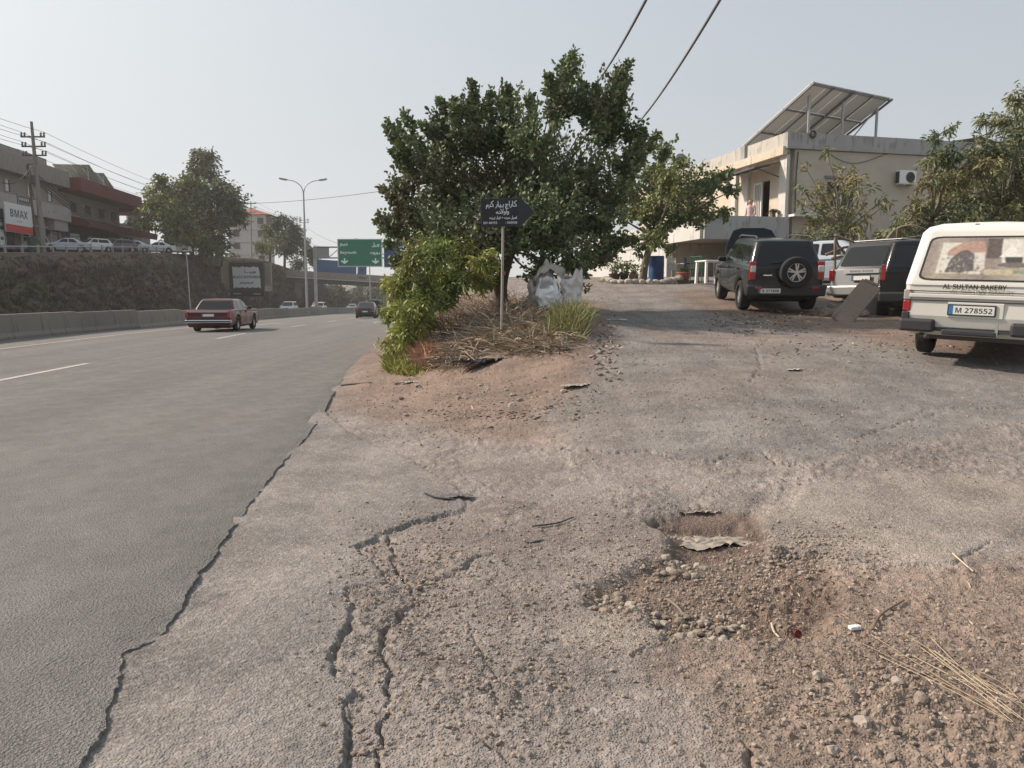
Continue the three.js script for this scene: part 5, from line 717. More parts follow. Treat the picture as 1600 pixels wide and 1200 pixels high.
// gantry with road signs
{
  const D = 95, a = at(494, 470, D), g = thing('sign_gantry', 'grey gantry post and beam carrying the road signs', 'gantry', null, V(a.x, roadY(D), a.z));
  const top = at(494, 385, D).y - roadY(D); part('post', box(.34, top, .34, 0, top / 2, 0), M.galv, g);
  const yb = at(494, 403, D).y - roadY(D), beam = []; for (const y of [top - .1, yb]) for (const z of [-.3, .3]) beam.push(bar(V(-.1, y, z), V(13.5, y, z), .14)); for (let i = 0; i < 9; i++) beam.push(bar(V(i * 1.6, top - .1, .3), V(i * 1.6, yb, .3), .12), bar(V(i * 1.6, yb, -.3), V(i * 1.6 + (i < 8 ? 1.6 : 0), top - .1, -.3), .08)); beam.push(box(1.6, yb > 0 ? (top - yb) * .9 : 1, .1, 1.1, (top + yb) / 2, .32)); part('beam', beam, mat([.27, .275, .26], .6, { metal: .25 }), g);
  part('far_post', box(.34, top, .34, 13.4, top / 2, 0), M.galv, g); part('base', rbox(1.3, 1.1, 1.3, .1, 0, .5, 0), mat([.13, .115, .10], .95), g);
  const S = (name, label, u0, v0, u1, v1, bg, draw, dz) => { const p0 = at(u0, v1, D - dz), p1 = at(u1, v0, D - dz), w = p1.x - p0.x, h = p1.y - p0.y, s = thing(name, label, 'road sign', null, V((p0.x + p1.x) / 2, (p0.y + p1.y) / 2, -D + dz)); part('panel', rbox(w, h, .12, .05, 0, 0, 0), mat([.68, .68, .68], .5, { metal: .3 }), s); const t = signTex(1024, Math.round(1024 * h / w), bg, draw), f = face(w - .12, h - .12, t); f.g.translate(0, 0, .066); part('sign_face', f.g, f.m, s); part('bracket', [box(.1, h * .9, .5, -w * .3, 0, -.3), box(.1, h * .9, .5, w * .3, 0, -.3)], M.galv, s); return s; };
  const arrow = (c, x, y, k) => { c.beginPath(); c.moveTo(x - 14 * k, y - 60 * k); c.lineTo(x + 14 * k, y - 60 * k); c.lineTo(x + 14 * k, y); c.lineTo(x + 64 * k, y - 22 * k); c.lineTo(x + 70 * k, y + 6 * k); c.lineTo(x, y + 56 * k); c.lineTo(x - 70 * k, y + 6 * k); c.lineTo(x - 64 * k, y - 22 * k); c.lineTo(x - 14 * k, y); c.fill(); };
  S('green_road_sign', 'green road sign with white place names and two down arrows', 528, 373, 597, 417, '#0c7059', (c, w, h) => { c.strokeStyle = '#c9d6cf'; c.lineWidth = 8; c.strokeRect(8, 8, w - 16, h - 16); c.fillStyle = '#dfe8e3'; c.textBaseline = 'middle'; c.font = 'bold 86px sans-serif'; c.textAlign = 'left'; c.fillText('Jbail', 50, h * .2); c.fillText('Beyrouth', 50, h * .49); c.textAlign = 'right'; c.font = 'bold 100px sans-serif'; c.strokeStyle = '#dfe8e3'; arabic(c, 'jimI ba ya lam', w - 50, h * .25, 100, 300); arabic(c, 'ba ya ra waw ta', w - 50, h * .53, 100, 330); arrow(c, 150, h * .81, 1.15); arrow(c, w - 150, h * .81, 1.15); }, .55);
  S('blue_road_sign', 'blue road sign with a white arrow, partly hidden by the tree', 600, 377, 660, 418, '#1c3f66', (c, w, h) => { c.fillStyle = '#d5dde4'; c.save(); c.translate(w * .46, h * .26); c.rotate(-.8); arrow(c, 0, 0, 1.3); c.restore(); c.font = 'bold 90px sans-serif'; c.fillText('S', w * .14, h * .7); }, .55);
}
// bridge over the highway and the lorry on it
{
  const a = at(486, 440, 166), b = at(700, 452, 172), ang = Math.atan2(-(b.z - a.z), b.x - a.x), g = thing('road_bridge', 'concrete road bridge crossing over the highway', 'bridge', null, a.clone(), ang), len = Math.hypot(b.x - a.x, b.z - a.z), dy = b.y - a.y, tilt = Math.atan2(dy, len);
  const T2 = geo => { geo.rotateZ(tilt); return metric(geo); };
  part('deck', T2(box(len + 14, .9, 9, len / 2, .2, -4.6)), mat([.10, .095, .09], .9, { map: T.streak }), g); part('parapet', T2(box(len + 14, 1.55, .3, len / 2, 1.45, 0)), mat([.34, .27, .255], .9, { map: T.streak }), g); part('parapet', T2(box(len + 14, 1.2, .3, len / 2, 1.3, -9)), M.concrete, g); part('edge_rail', T2(box(len + 14, .1, .2, len / 2, .7, .12)), M.white, g);
  for (const x of [-3, len * .55, len + 3]) part('pier', T2(box(1.2, 9, 7, x, -4.5, -4.6)), M.concreteDark, g);
  const gt = canvasTex(256, 128, (c, w, h) => { c.clearRect(0, 0, w, h); c.strokeStyle = '#3a4250'; c.lineWidth = 9; for (let i = 0; i < 7; i++) { c.beginPath(); c.moveTo(20 + i * 30, 90 - (i % 3) * 20); c.bezierCurveTo(60 + i * 20, 10, 90 + i * 20, 120, 70 + i * 26, 40 + (i % 2) * 30); c.stroke(); } }); const gm2 = mat([1, 1, 1], .9, { map: gt }); gm2.transparent = true; gm2.alphaTest = .4; const gp = new THREE.PlaneGeometry(2.4, 1.3); gp.translate(11, 1.45, .16); gp.rotateZ(tilt); part('graffiti', gp, gm2, g);
  const tp = at(527, 430, 169), lorry = thing('blue_lorry', 'blue container lorry crossing the bridge', 'lorry', null, V(tp.x, tp.y - .6, tp.z), ang); lorry.rotation.z = tilt;
  const blue = mat([.025, .10, .24], .5); part('container', rbox(8.7, 3.0, 2.4, .04, -.2, 2.3, 0), blue, lorry); const ribs = []; for (let i = 0; i < 20; i++) ribs.push(box(.16, 2.7, .05, -4.3 + i * .43, 2.3, 1.21)); part('container_ribs', ribs, blue, lorry); part('cab', rbox(2.0, 2.5, 2.3, .2, 5.4, 1.8, 0), blue, lorry); part('cab_window', rbox(.9, .8, .06, .1, 5.5, 2.3, 1.15), M.glass, lorry); part('chassis', box(11, .3, 1.2, .8, .75, 0), M.darkMetal, lorry); for (const x of [-3.4, -2.2, 2.6, 5.3]) for (const z of [-1.0, 1.0]) part('wheel', cyl(.5, .5, .3, x, .5, z, 16, Math.PI / 2), M.tyre, lorry); part('container_end', rbox(.12, 3.05, 2.45, .02, -4.6, 2.3, 0), M.white, lorry);
}
console.log('left done');
// ---------------------------------------------------------------- the house (local x along the shaded wall, -z along the sunlit wall)
{
  const yaw = 13.5 * RAD, cD = 33, cx = at(1232, 300, cD).x, yAt = v => at(1232, v, cD).y;
  const g = thing('flat_roofed_house', 'cream flat-roofed house with a grey parapet and terrace', 'house', null, V(cx, 0, -cD), yaw);
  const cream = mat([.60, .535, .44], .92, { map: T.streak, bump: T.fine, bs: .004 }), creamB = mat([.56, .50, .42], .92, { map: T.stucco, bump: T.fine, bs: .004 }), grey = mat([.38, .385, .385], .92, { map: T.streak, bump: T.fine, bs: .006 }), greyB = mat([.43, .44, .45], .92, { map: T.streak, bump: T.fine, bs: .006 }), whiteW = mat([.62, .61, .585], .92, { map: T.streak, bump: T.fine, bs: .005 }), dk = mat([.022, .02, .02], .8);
  const yT = yAt(207), yP = yAt(233), yF = 4.15, y0 = 1.2;
  // shaded front wall with its window opening
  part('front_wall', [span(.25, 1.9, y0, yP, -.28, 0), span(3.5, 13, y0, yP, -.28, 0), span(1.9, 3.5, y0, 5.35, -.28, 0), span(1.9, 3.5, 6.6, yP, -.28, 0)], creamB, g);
  { const w = part('window', span(1.92, 3.48, 5.36, 6.58, -.22, -.2), M.glass, g); part('window_frame', [span(1.9, 3.5, 6.5, 6.6, -.2, -.1), span(1.9, 3.5, 5.35, 5.43, -.2, -.1), span(1.9, 1.98, 5.4, 6.5, -.2, -.1), span(3.42, 3.5, 5.4, 6.5, -.2, -.1), span(2.66, 2.74, 5.4, 6.5, -.2, -.1)], M.whitePlastic, w); part('lintel', span(1.75, 3.65, 6.6, 6.72, -.05, .12), M.concreteDark, w); }
  // sunlit side wall with the door opening (z -1.45 .. -2.75)
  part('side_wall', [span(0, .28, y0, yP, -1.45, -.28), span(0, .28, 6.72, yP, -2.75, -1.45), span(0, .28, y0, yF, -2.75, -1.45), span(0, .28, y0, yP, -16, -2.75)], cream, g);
  part('back_wall', span(.28, 13, y0, yP, -16, -15.72), cream, g); part('end_wall', span(13, 13.25, y0, yP, -16, 0), cream, g);
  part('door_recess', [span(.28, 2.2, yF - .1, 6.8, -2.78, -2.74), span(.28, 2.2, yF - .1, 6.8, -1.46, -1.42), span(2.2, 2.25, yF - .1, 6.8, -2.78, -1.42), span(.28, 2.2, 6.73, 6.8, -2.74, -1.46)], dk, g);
  { const d = part('door', [span(-.02, .06, yF, 6.7, -2.74, -2.66), span(-.02, .06, yF, 6.7, -2.16, -2.08), span(-.02, .06, 6.62, 6.7, -2.66, -2.16), span(-.02, .06, yF, 4.3, -2.66, -2.16)], M.whitePlastic, g); part('door_pane', span(.01, .03, 4.3, 6.62, -2.66, -2.16), mat([.30, .31, .32], .2), d); part('curtain', [0, 1, 2, 3].map(i => cyl(.03, .03, 2.2, -.03, 5.4, -2.62 + i * .13, 6)), M.white, d); }
  for (const [z0, z1] of [[-.55, 0], [-3.7, -3.1], [-4.6, -4.2], [-9.2, -8.7]]) part('pilaster', span(-.14, 0, yF, yP, z0, z1), whiteW, g);
  part('beam', span(-.35, 0, 7.55, 7.9, -4.6, 0), cream, g); part('beam', span(-.3, 0, 7.4, 7.9, -16, -4.6), cream, g);
  part('roof', span(-.1, 13.1, yP, yP + .12, -15.9, -.1), M.concreteDark, g);
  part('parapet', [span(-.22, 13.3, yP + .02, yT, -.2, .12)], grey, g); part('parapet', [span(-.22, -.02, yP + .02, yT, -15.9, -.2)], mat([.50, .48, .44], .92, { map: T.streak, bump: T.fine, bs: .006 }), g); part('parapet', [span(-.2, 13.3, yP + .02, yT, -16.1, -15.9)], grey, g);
  part('parapet_pier', span(-.34, -.2, yP, yT + .06, -3.5, -3.15), grey, g);
  part('downpipe', limb([V(.35, yP - .1, .06), V(.3, 6.6, .06), V(.32, 4.9, .06)], [.03, .03, .03], 6), M.darkMetal, g); part('wall_cable', limb([V(1.2, 8.0, .03), V(3, 7.3, .03), V(5.2, 7.9, .03)], [.012, .012, .012], 4, 10), M.wire, g);
  // awning over the door
  { const a = part('awning', [turned(box(1.3, .05, 3.6, 0, 0, 0), -.75, 7.2, -2.3, 0, 0, .22)], mat([.22, .18, .155], .8, { metal: .2 }), g); const ribs = []; for (let i = 0; i < 5; i++) ribs.push(bar(V(-.05, 7.33, -.6 - i * .85), V(-1.38, 7.02, -.6 - i * .85), .05)); ribs.push(bar(V(-1.38, 7.03, -.5), V(-1.38, 7.03, -4.1), .06)); for (const z of [-.7, -4]) ribs.push(bar(V(0, 6.7, z), V(-1.2, 7.06, z), .04)); part('awning_frame', ribs, M.darkMetal, a); }
  // terrace
  const yt0 = yAt(373) - .05, yt1 = yAt(340);
  part('terrace_slab', span(-4, 0, yt0, yt0 + .2, -16, 0), M.concrete, g); part('terrace_parapet', span(-4.02, .0, yt0 - .02, yt1, -.02, .16), greyB, g); part('terrace_parapet', span(-4.14, -3.96, yt0 - .02, yt1, -16, -.02), whiteW, g);
  part('porch_wall', span(-3.9, 0, y0, yt0, -3.4, -3.15), mat([.40, .36, .30], .95, { map: T.streak, bump: T.fine, bs: .01 }), g);
  part('plaster_patch', [box(1.5, .75, .03, -2.5, 3.0, -3.13, 0, 0, .06), box(.9, .5, .03, -1.4, 3.3, -3.13)], mat([.46, .42, .34], .95, { map: T.stucco }), g);
  part('lower_wall', [span(-4.1, -3.9, y0 - .4, yt0, -17, -3.3)], mat([.60, .60, .595], .92, { map: T.streak, bump: T.fine, bs: .01 }), g);
  part('lower_wall', [span(-5.2, -4.1, y0 - .4, yt0 - .9, -17.3, -17)], whiteW, g);
  part('ledge', span(0, 3.2, 4.9, 5.0, 0, .5), M.white, g); part('tyre_on_parapet', new THREE.TorusGeometry(.13, .04, 8, 20).translate(.95, yT - .06, .18), M.rubber, g); g.children[g.children.length - 1].name = 'pipe_ring';
  // far roof of tiles behind
  const H = at(1455, 212, 44), rr = thing('tiled_roof_house', 'house with a dark tiled roof behind the trees on the right', 'house', null, V(H.x, 2, H.z), yaw); part('wall', span(-3, 9, 0, H.y - 3.0, -8, 0), cream, rr); const rt = extrude([[-3.6, 0], [9.6, 0], [3, 1.1]], 9).translate(0, H.y - 3.1, -8.6); part('roof', rt, mat([.10, .085, .08], .9, { map: T.bark }), rr);
  // air conditioner
  { const p = V(5.75, yAt(275) + .1, .2).applyAxisAngle(V(0, 1, 0), yaw).add(g.position), a = thing('air_conditioner', 'white air conditioner unit on the shaded house wall', 'air conditioner', null, p, yaw); part('case', rbox(.86, .6, .32, .03, 0, 0, .02), M.whitePlastic, a); const f = part('fan_grille', [new THREE.TorusGeometry(.22, .012, 6, 28).translate(.1, 0, .19), new THREE.TorusGeometry(.14, .008, 6, 24).translate(.1, 0, .19), new THREE.TorusGeometry(.07, .008, 6, 20).translate(.1, 0, .19), box(.44, .012, .012, .1, 0, .19), box(.012, .44, .012, .1, 0, .19)], M.plastic, a); part('fan', new THREE.CircleGeometry(.215, 28).translate(.1, 0, .184), mat([.06, .06, .065], .7), a); part('side_vent', box(.1, .5, .2, -.41, 0, .02), M.plastic, a); part('bracket', [box(.05, .05, .5, -.3, -.33, 0), box(.05, .05, .5, .3, -.33, 0)], M.galv, a); part('pipe', limb([V(.43, .1, 0), V(.6, .35, -.1), V(.75, .5, -.18)], [.02, .02, .02], 6, 8), M.plastic, a); }
  // satellite dish on the side parapet
  { const p = V(-.1, yT, -10.2).applyAxisAngle(V(0, 1, 0), yaw).add(g.position), a = thing('satellite_dish', 'grey satellite dish on the parapet behind the tree', 'satellite dish', null, p, .5); const d = lathe([[.001, 0], [.25, .03], [.45, .1], [.5, .14]], 24); d.rotateX(1.15); d.translate(0, .45, 0); const m = mat([.34, .35, .36], .6, { ds: true }); part('dish', d, m, a); part('mount', [cyl(.03, .03, .5, 0, .2, -.05), bar(V(0, .2, .0), V(0, .5, .5), .03)], M.galv, a); }
  // plant in a dark vase and a person on the terrace
  { const p = V(-.35, yt0 + .2, -.5).applyAxisAngle(V(0, 1, 0), yaw).add(g.position), a = thing('potted_plant', 'small plant in a dark tall vase on the terrace', 'plant', null, p); part('vase', lathe([[.001, 0], [.12, 0], [.16, .3], [.1, .75], [.07, .95], [.09, 1.05], [.06, 1.05]], 14), mat([.02, .018, .018], .4), a); const Lv = new Leaves(77); for (let i = 0; i < 40; i++) Lv.add(V(0, 1.05, 0), rdir(Lv.r).add(V(0, .8, 0)).normalize(), .35, .08, [.10, .075, .045], .6); part('foliage', Lv.geo(), LM, a); }
  person(V(-.75, yt0 + .2, -1.75).applyAxisAngle(V(0, 1, 0), yaw).add(g.position), -.9);
  // roof solar array on posts
  const A = at(1270, 127, 36), B = at(1392, 152, 38.9), Cc = at(1146, 240, 40.6), s = thing('solar_array', 'large tilted solar array on posts on the roof of the cream house', 'solar panel', null, V(A.x, yT, A.z)), a0 = A.clone().sub(s.position), ex = B.clone().sub(A), ey = Cc.clone().sub(A); B.y = A.y; ex.y = 0; const wx = ex.length(), wy = ey.length(); ex.normalize(); ey.normalize(); const nz = ex.clone().cross(ey).normalize();
  const pm = mat([.70, .70, .67], .6), fr = mat([.16, .16, .16], .5, { metal: .3 }), blue = mat([.02, .03, .06], .15), Q = (x, y, k = 0) => a0.clone().addScaledVector(ex, x).addScaledVector(ey, y).addScaledVector(nz, k);
  const up = nz.y > 0 ? 1 : -1, cols = 5, rows = 3, bz = new THREE.Matrix4().makeBasis(ex, ey, nz);
  for (let i = 0; i < cols; i++) for (let j = 0; j < rows; j++) { const w = wx / cols - .02, hh = wy / rows - .03, c = Q((i + .5) * wx / cols, (j + .5) * wy / rows), k = new THREE.BoxGeometry(w, hh, .035); k.applyMatrix4(bz); k.translate(c.x, c.y, c.z); const pn = part('panel', k, pm, s); const f = new THREE.BoxGeometry(w - .04, hh - .04, .012); f.applyMatrix4(bz); const q = c.clone().addScaledVector(nz, up * .02); f.translate(q.x, q.y, q.z); part('cells', f, blue, pn); }
  for (const y of [.02, .34, .66, .98]) part('rail', bar(Q(-.05, y * wy, -up * .07), Q(wx + .05, y * wy, -up * .07), .07), fr, s);
  for (const x of [0, .25, .5, .75, 1]) part('rafter', bar(Q(x * wx, -.05, -up * .12), Q(x * wx, wy + .05, -up * .12), x % .5 ? .05 : .09), fr, s);
  const foot = p => V(p.x, -.55, p.z); for (const [x, y] of [[.08, .12], [.5, .12], [.95, .12], [.08, .86], [.5, .86], [.95, .86]]) { const p = Q(x * wx, y * wy, -up * .16); part('post', bar(p, foot(p), .1), M.galv, s); }
  for (const [x, y, x2] of [[.08, .14, .45], [.95, .14, .7]]) { const p = Q(x * wx, y * wy, -up * .16), q = Q(x2 * wx, .5 * wy, 0); part('brace', bar(p, foot(q), .06), M.galv, s); }
}
// a person: tapered capsules joined smoothly, meshed as one body
function person(pos, turn) {
  const g = thing('person', 'person in a pale pink and white top standing in the terrace doorway', 'person', null, pos, turn);
  const J = { pel: [0, .93, 0], chest: [0, 1.28, .0], neck: [0, 1.47, .01], head: [0, 1.6, .02] };
  const bones = [[[0, .95, 0], [0, 1.2, 0], .145, .14], [[0, 1.2, 0], [0, 1.36, 0], .14, .15], [[-.15, 1.38, 0], [.15, 1.38, 0], .075, .075], [[0, 1.4, 0], [0, 1.52, .01], .06, .055], [[0, 1.575, .02], [0, 1.63, .015], .085, .095], [[0, 1.56, .07], [0, 1.59, .1], .05, .03], [[0, 1.59, .115], [0, 1.575, .125], .014, .014]];
  for (const s of [-1, 1]) bones.push([[s * .09, .93, 0], [s * .1, .5, .02], .095, .06], [[s * .1, .5, .02], [s * .1, .09, -.02], .062, .04], [[s * .1, .06, -.03], [s * .12, .04, .13], .045, .035], [[s * .19, 1.38, 0], [s * .25, 1.1, -.02], .055, .042], [[s * .25, 1.1, -.02], [s * .2, .92, .16], .042, .03], [[s * .2, .92, .16], [s * .18, .87, .22], .034, .03], [[s * .088, 1.6, .015], [s * .1, 1.62, .01], .02, .02]);
  const d1 = (x, y, z) => { let D = 9; for (const [a, b, r0, r1] of bones) { const bx = b[0] - a[0], by = b[1] - a[1], bzz = b[2] - a[2], t = Math.max(0, Math.min(1, ((x - a[0]) * bx + (y - a[1]) * by + (z - a[2]) * bzz) / (bx * bx + by * by + bzz * bzz))), d = Math.hypot(x - a[0] - t * bx, y - a[1] - t * by, z - a[2] - t * bzz) - mix(r0, r1, t), k = .035, h = Math.max(0, k - Math.abs(d - D)) / k; D = Math.min(d, D) - h * h * k / 4; } return D; };
  const N = 110, mc = new MarchingCubes(N, new THREE.MeshStandardMaterial(), false, false, 200000); mc.isolation = 0; const S = 1.0;
  for (let k = 0; k < N; k++) for (let j = 0; j < N; j++) for (let i = 0; i < N; i++) { const x = ((i - N / 2) / (N / 2)) * S, y = ((j - N / 2) / (N / 2)) * S + .87, z = ((k - N / 2) / (N / 2)) * S; mc.field[k * N * N + j * N + i] = (Math.abs(x) > .5 || Math.abs(z) > .4) ? -1 : -d1(x, y, z); }
  mc.update(); const n = mc.count, P0 = mc.positionArray.slice(0, n * 3), N0 = mc.normalArray.slice(0, n * 3), col = new Float32Array(n * 3);
  for (let i = 0; i < n; i++) { P0[3 * i] *= S; P0[3 * i + 1] = P0[3 * i + 1] * S + .87; P0[3 * i + 2] *= S; const y = P0[3 * i + 1], x = Math.abs(P0[3 * i]); const c = y > 1.69 || (y > 1.6 && P0[3 * i + 2] < .02) ? [.03, .02, .016] : y > 1.455 ? [.42, .25, .18] : (x > .2 && y < 1.12) ? [.42, .25, .18] : y > .9 ? [.55, .40, .40] : y > .08 ? [.06, .06, .09] : [.03, .03, .03]; col.set(c, 3 * i); }
  const bg = new THREE.BufferGeometry(); bg.setAttribute('position', new THREE.BufferAttribute(P0, 3)); bg.setAttribute('normal', new THREE.BufferAttribute(N0, 3)); 
  const fing = []; for (const s of [-1, 1]) for (let f = 0; f < 5; f++) { const a = V(s * (.18 - .022 * (f - 2)), .86, .235), th = f === 4; fing.push(limb(th ? [V(s * .15, .88, .2), V(s * .125, .865, .23), V(s * .12, .845, .25)] : [a, a.clone().add(V(0, -.02, .035)), a.clone().add(V(0, -.05, .045 - .004 * f))], [.009, .009, .007], 5)); }
  const fg = merge(fing), nf = fg.attributes.position.count, all = new THREE.BufferGeometry(), pc = new Float32Array((n + nf) * 3), nc = new Float32Array((n + nf) * 3), cc = new Float32Array((n + nf) * 3); pc.set(P0); pc.set(fg.attributes.position.array, n * 3); nc.set(N0); nc.set(fg.attributes.normal.array, n * 3); cc.set(col); for (let i = 0; i < nf; i++) cc.set([.42, .25, .18], (n + i) * 3);
  all.setAttribute('position', new THREE.BufferAttribute(pc, 3)); all.setAttribute('normal', new THREE.BufferAttribute(nc, 3)); all.setAttribute('color', new THREE.BufferAttribute(cc, 3)); all.setAttribute('uv', new THREE.BufferAttribute(new Float32Array((n + nf) * 2), 2));
  part('body', all, mat([1, 1, 1], .8, { vc: true }), g);
  part('eyes', [new THREE.SphereGeometry(.011, 8, 6).translate(-.035, 1.612, .1), new THREE.SphereGeometry(.011, 8, 6).translate(.035, 1.612, .1)], M.plastic, g);
}
// ---------------------------------------------------------------- garage sign
{
  const D = 12.6, c = at(792, 332, D), foot = at(783, 520, D), g = thing('garage_sign', 'black arrow-shaped garage sign with white Arabic lettering on a post', 'sign', null, V(foot.x, lotY(foot.x, D) - .05, -D), .06), o = c.clone().sub(g.position);
  const w = .88, h = .46, shape = [[-.43, -h / 2], [.22, -h / 2], [.46, 0], [.24, h / 2], [-.43, h / 2]];
  part('board', turned(extrude(shape, .02, .003), o.x, o.y, o.z - .01, 0, 0, -.02 + .04), mat([.014, .016, .026], .5), g);
  const t = canvasTex(512, 360, (x, W, H) => { x.fillStyle = '#14151e'; x.fillRect(0, 0, W, H); x.fillStyle = '#d5d6da'; x.textAlign = 'center'; x.textBaseline = 'middle'; x.strokeStyle = '#d5d6da'; arabic(x, 'kaf alefF ra alef jim gap ba ya alefF ra gap kaf ra mim', W - 16, 96, 84, W - 40); arabic(x, 'waw alefH waw lamalef dal ha', W - 130, 196, 74, 240); arabic(x, 'ghayn sin ya lam gap sin ra ta gap plus gap ghayn ya alefF ra gap zay ba ya ta', W - 14, 268, 46, W - 36, .14); x.font = 'bold 44px sans-serif'; x.textAlign = 'left'; x.fillText('03/ 48153', 14, 324, 210); x.textAlign = 'right'; x.fillText('- 540938', W - 14, 324, 190); });
  const f = new THREE.PlaneGeometry(.6, .42); turned(f, o.x - .115, o.y, o.z + .0155, 0, 0, .02); part('lettering', f, mat([1, 1, 1], .5, { map: t }), g);
  part('post', [limb([V(0, -.2, -.035), V(o.x - .06, o.y - .1, o.z - .035)], [.022, .022], 8)], mat([.40, .37, .34], .6, { metal: .3, map: T.streak }), g); part('paint_band', cyl(.0245, .0245, .06, o.x * .55, o.y * .56, -.035, 10), mat([.26, .10, .08], .7), g);
  part('clamp', rbox(.06, .1, .05, .01, o.x - .06, o.y - .2, o.z - .03), M.galv, g);
}
// ---------------------------------------------------------------- sacks, barrel, planter, garden furniture
function sack(u, v, D, w, h, dpt, seed, label, col, tilt = 0) {
  const p = at(u, v, D); p.y = lotY(p.x, D) - .03; const g = thing('rubble_sack', label, 'sack', 'sacks beside the tree', p, (seed % 3) * .4 - .4), n = 44, m = 34;
  const lean = (vn(seed * 7.7, 2) - .5) * .3;
  const ringAt = (t, an) => { const prof = (t < .07 ? .8 + 2.4 * t : .96) + .22 * (fbm2(t * 3.1 + seed * 5, seed, 2) - .5) - .16 * sst(.8, 1, t), sq = Math.pow(Math.pow(Math.abs(Math.cos(an)), 4) + Math.pow(Math.abs(Math.sin(an)), 4), -1 / 4); const fold = Math.abs(vn(an * 1.9 + t * 4 + seed * 3, t * 5 - an * 1.1) - .5) * .5 + .3 * (fbm2(Math.cos(an) * 2 + seed, Math.sin(an) * 2 + t * 5, 4) - .5) + .22 * sst(.7, 1, t) * Math.abs(Math.sin(an * 5 + seed + t * 3)); return prof * sq * (.98 - fold * .85); };
  const grid = (t0, t1, k) => gridGeo(m, n + 1, (i, j) => { const t = mix(t0, t1, i / (m - 1)), an = -j / n * 2 * Math.PI, rr = ringAt(t, an) * k, y = h * t * (1 + .5 * t * t * (vn(Math.cos(an) * 1.6 + seed, Math.sin(an) * 1.6 + 3) - .5)); return [Math.cos(an) * rr * w / 2 + (tilt + lean) * y, y, Math.sin(an) * rr * dpt / 2, 1, 1, 1, j / n, t]; });
  const bag = grid(0, 1, 1); bag.deleteAttribute('color'); const inner = new THREE.CircleGeometry(w * .36, 20).rotateX(-Math.PI / 2).translate((tilt + lean) * h * .72, h * .72, 0);
  const sm = mat(col, .5, { map: T.stucco, ds: true }); part('bag', bag, sm, g); part('rubble_fill', inner, mat([.30, .25, .21], .95, { map: T.dirt }), g);
}
sack(861, 476, 14.3, .50, .74, .45, 3, 'bright white bulging sack, front of the sacks by the tree', [.80, .81, .83]);
sack(888, 478, 14.5, .46, .88, .42, 5, 'dirty white sack with faint red print, rightmost by the tree', [.66, .63, .62], .05);
sack(842, 462, 14.7, .42, .72, .4, 8, 'greyish sack, leftmost and farthest back by the tree', [.40, .36, .34]);
sack(853, 455, 14.9, .36, 1.02, .34, 12, 'tall slim beige sack standing behind the white ones', [.55, .53, .47]);
{ const p = at(858, 424, 14.85), g = thing('crumpled_sheet', 'crumpled pale sheet draped over the top of the sacks', 'sheet', null, p, .1), q = gridGeo(26, 34, (i, j) => { const s = i / 25 - .5, t = j / 33 - .5, e = 1 + 1.1 * (fbm2(s * 3 + 4, t * 3, 3) - .5); return [t * .62 * e, .12 + .22 * (fbm2(t * 5 + 2, s * 5, 4) - .5) - .5 * s * s - .7 * t * t, s * .4 * e, 1, 1, 1, 0, 0]; }); q.deleteAttribute('color'); part('sheet', q, mat([.42, .39, .34], .7, { ds: true }), g); }
{ const p = at(1025, 438, 28), g = thing('blue_barrel', 'blue plastic barrel beside the planter tree', 'barrel', null, V(p.x, p.y - .02, p.z)), bl = mat([.018, .07, .19], .45); part('drum', lathe([[.001, 0], [.27, 0], [.285, .03], [.285, .28], [.3, .3], [.285, .32], [.285, .6], [.3, .62], [.285, .64], [.285, .86], [.27, .9], [.25, .9], [.25, .88], [.001, .88]], 28), bl, g); part('rim_hoop', new THREE.TorusGeometry(.275, .018, 6, 28).rotateX(Math.PI / 2).translate(0, .895, 0), mat([.02, .06, .15], .5), g); part('bung', [cyl(.035, .035, .03, .14, .895, .05, 10), cyl(.03, .03, .03, -.14, .895, -.05, 10)], M.plastic, g); }
// ring of stones
{
  const g = thing('stone_planter', 'low ring of pale stones round the small tree', 'planter', null, at(1000, 445, 27.2)), r = rngOf(91), ms = [[.42, .38, .33], [.36, .33, .29], [.48, .44, .38]].map(c => mat(c, .95, { map: T.stucco, bump: T.stucco, bs: .02 }));
  const path = [[944, 444, 26.6], [960, 448, 25.9], [980, 449, 25.7], [1000, 449, 25.6], [1020, 450, 25.5], [1040, 449, 25.6], [1056, 446, 25.9], [1064, 441, 26.8]].map(q => at(q[0], q[1], q[2])), cv = new THREE.CatmullRomCurve3(path);
  for (let row = 0; row < 2; row++) for (let i = 0; i < 17; i++) { const c = cv.getPointAt((i + .5 * row) / 17.5).sub(g.position), k = new THREE.IcosahedronGeometry(.15, 1), a = k.attributes.position; for (let t = 0; t < a.count; t++) { const n = .75 + .5 * vn(a.getX(t) * 9 + i * 7 + row * 31, a.getY(t) * 9 + a.getZ(t) * 7); a.setXYZ(t, a.getX(t) * n * 1.15, a.getY(t) * n * .78, a.getZ(t) * n); } k.computeVertexNormals(); k.rotateY(r() * 6); k.scale(.8 + .5 * r(), .8 + .4 * r(), .8 + .3 * r()); k.translate(c.x, c.y + .10 + row * .16 - .08, c.z - .05 * row); part('stone', k, ms[Math.floor(r() * 3)], g); }
  part('soil', new THREE.CylinderGeometry(1.75, 1.85, .34, 24).scale(1, 1, .55).translate(.2, -.02, .5), mat([.15, .105, .075], .95, { map: T.dirt }), g);
}
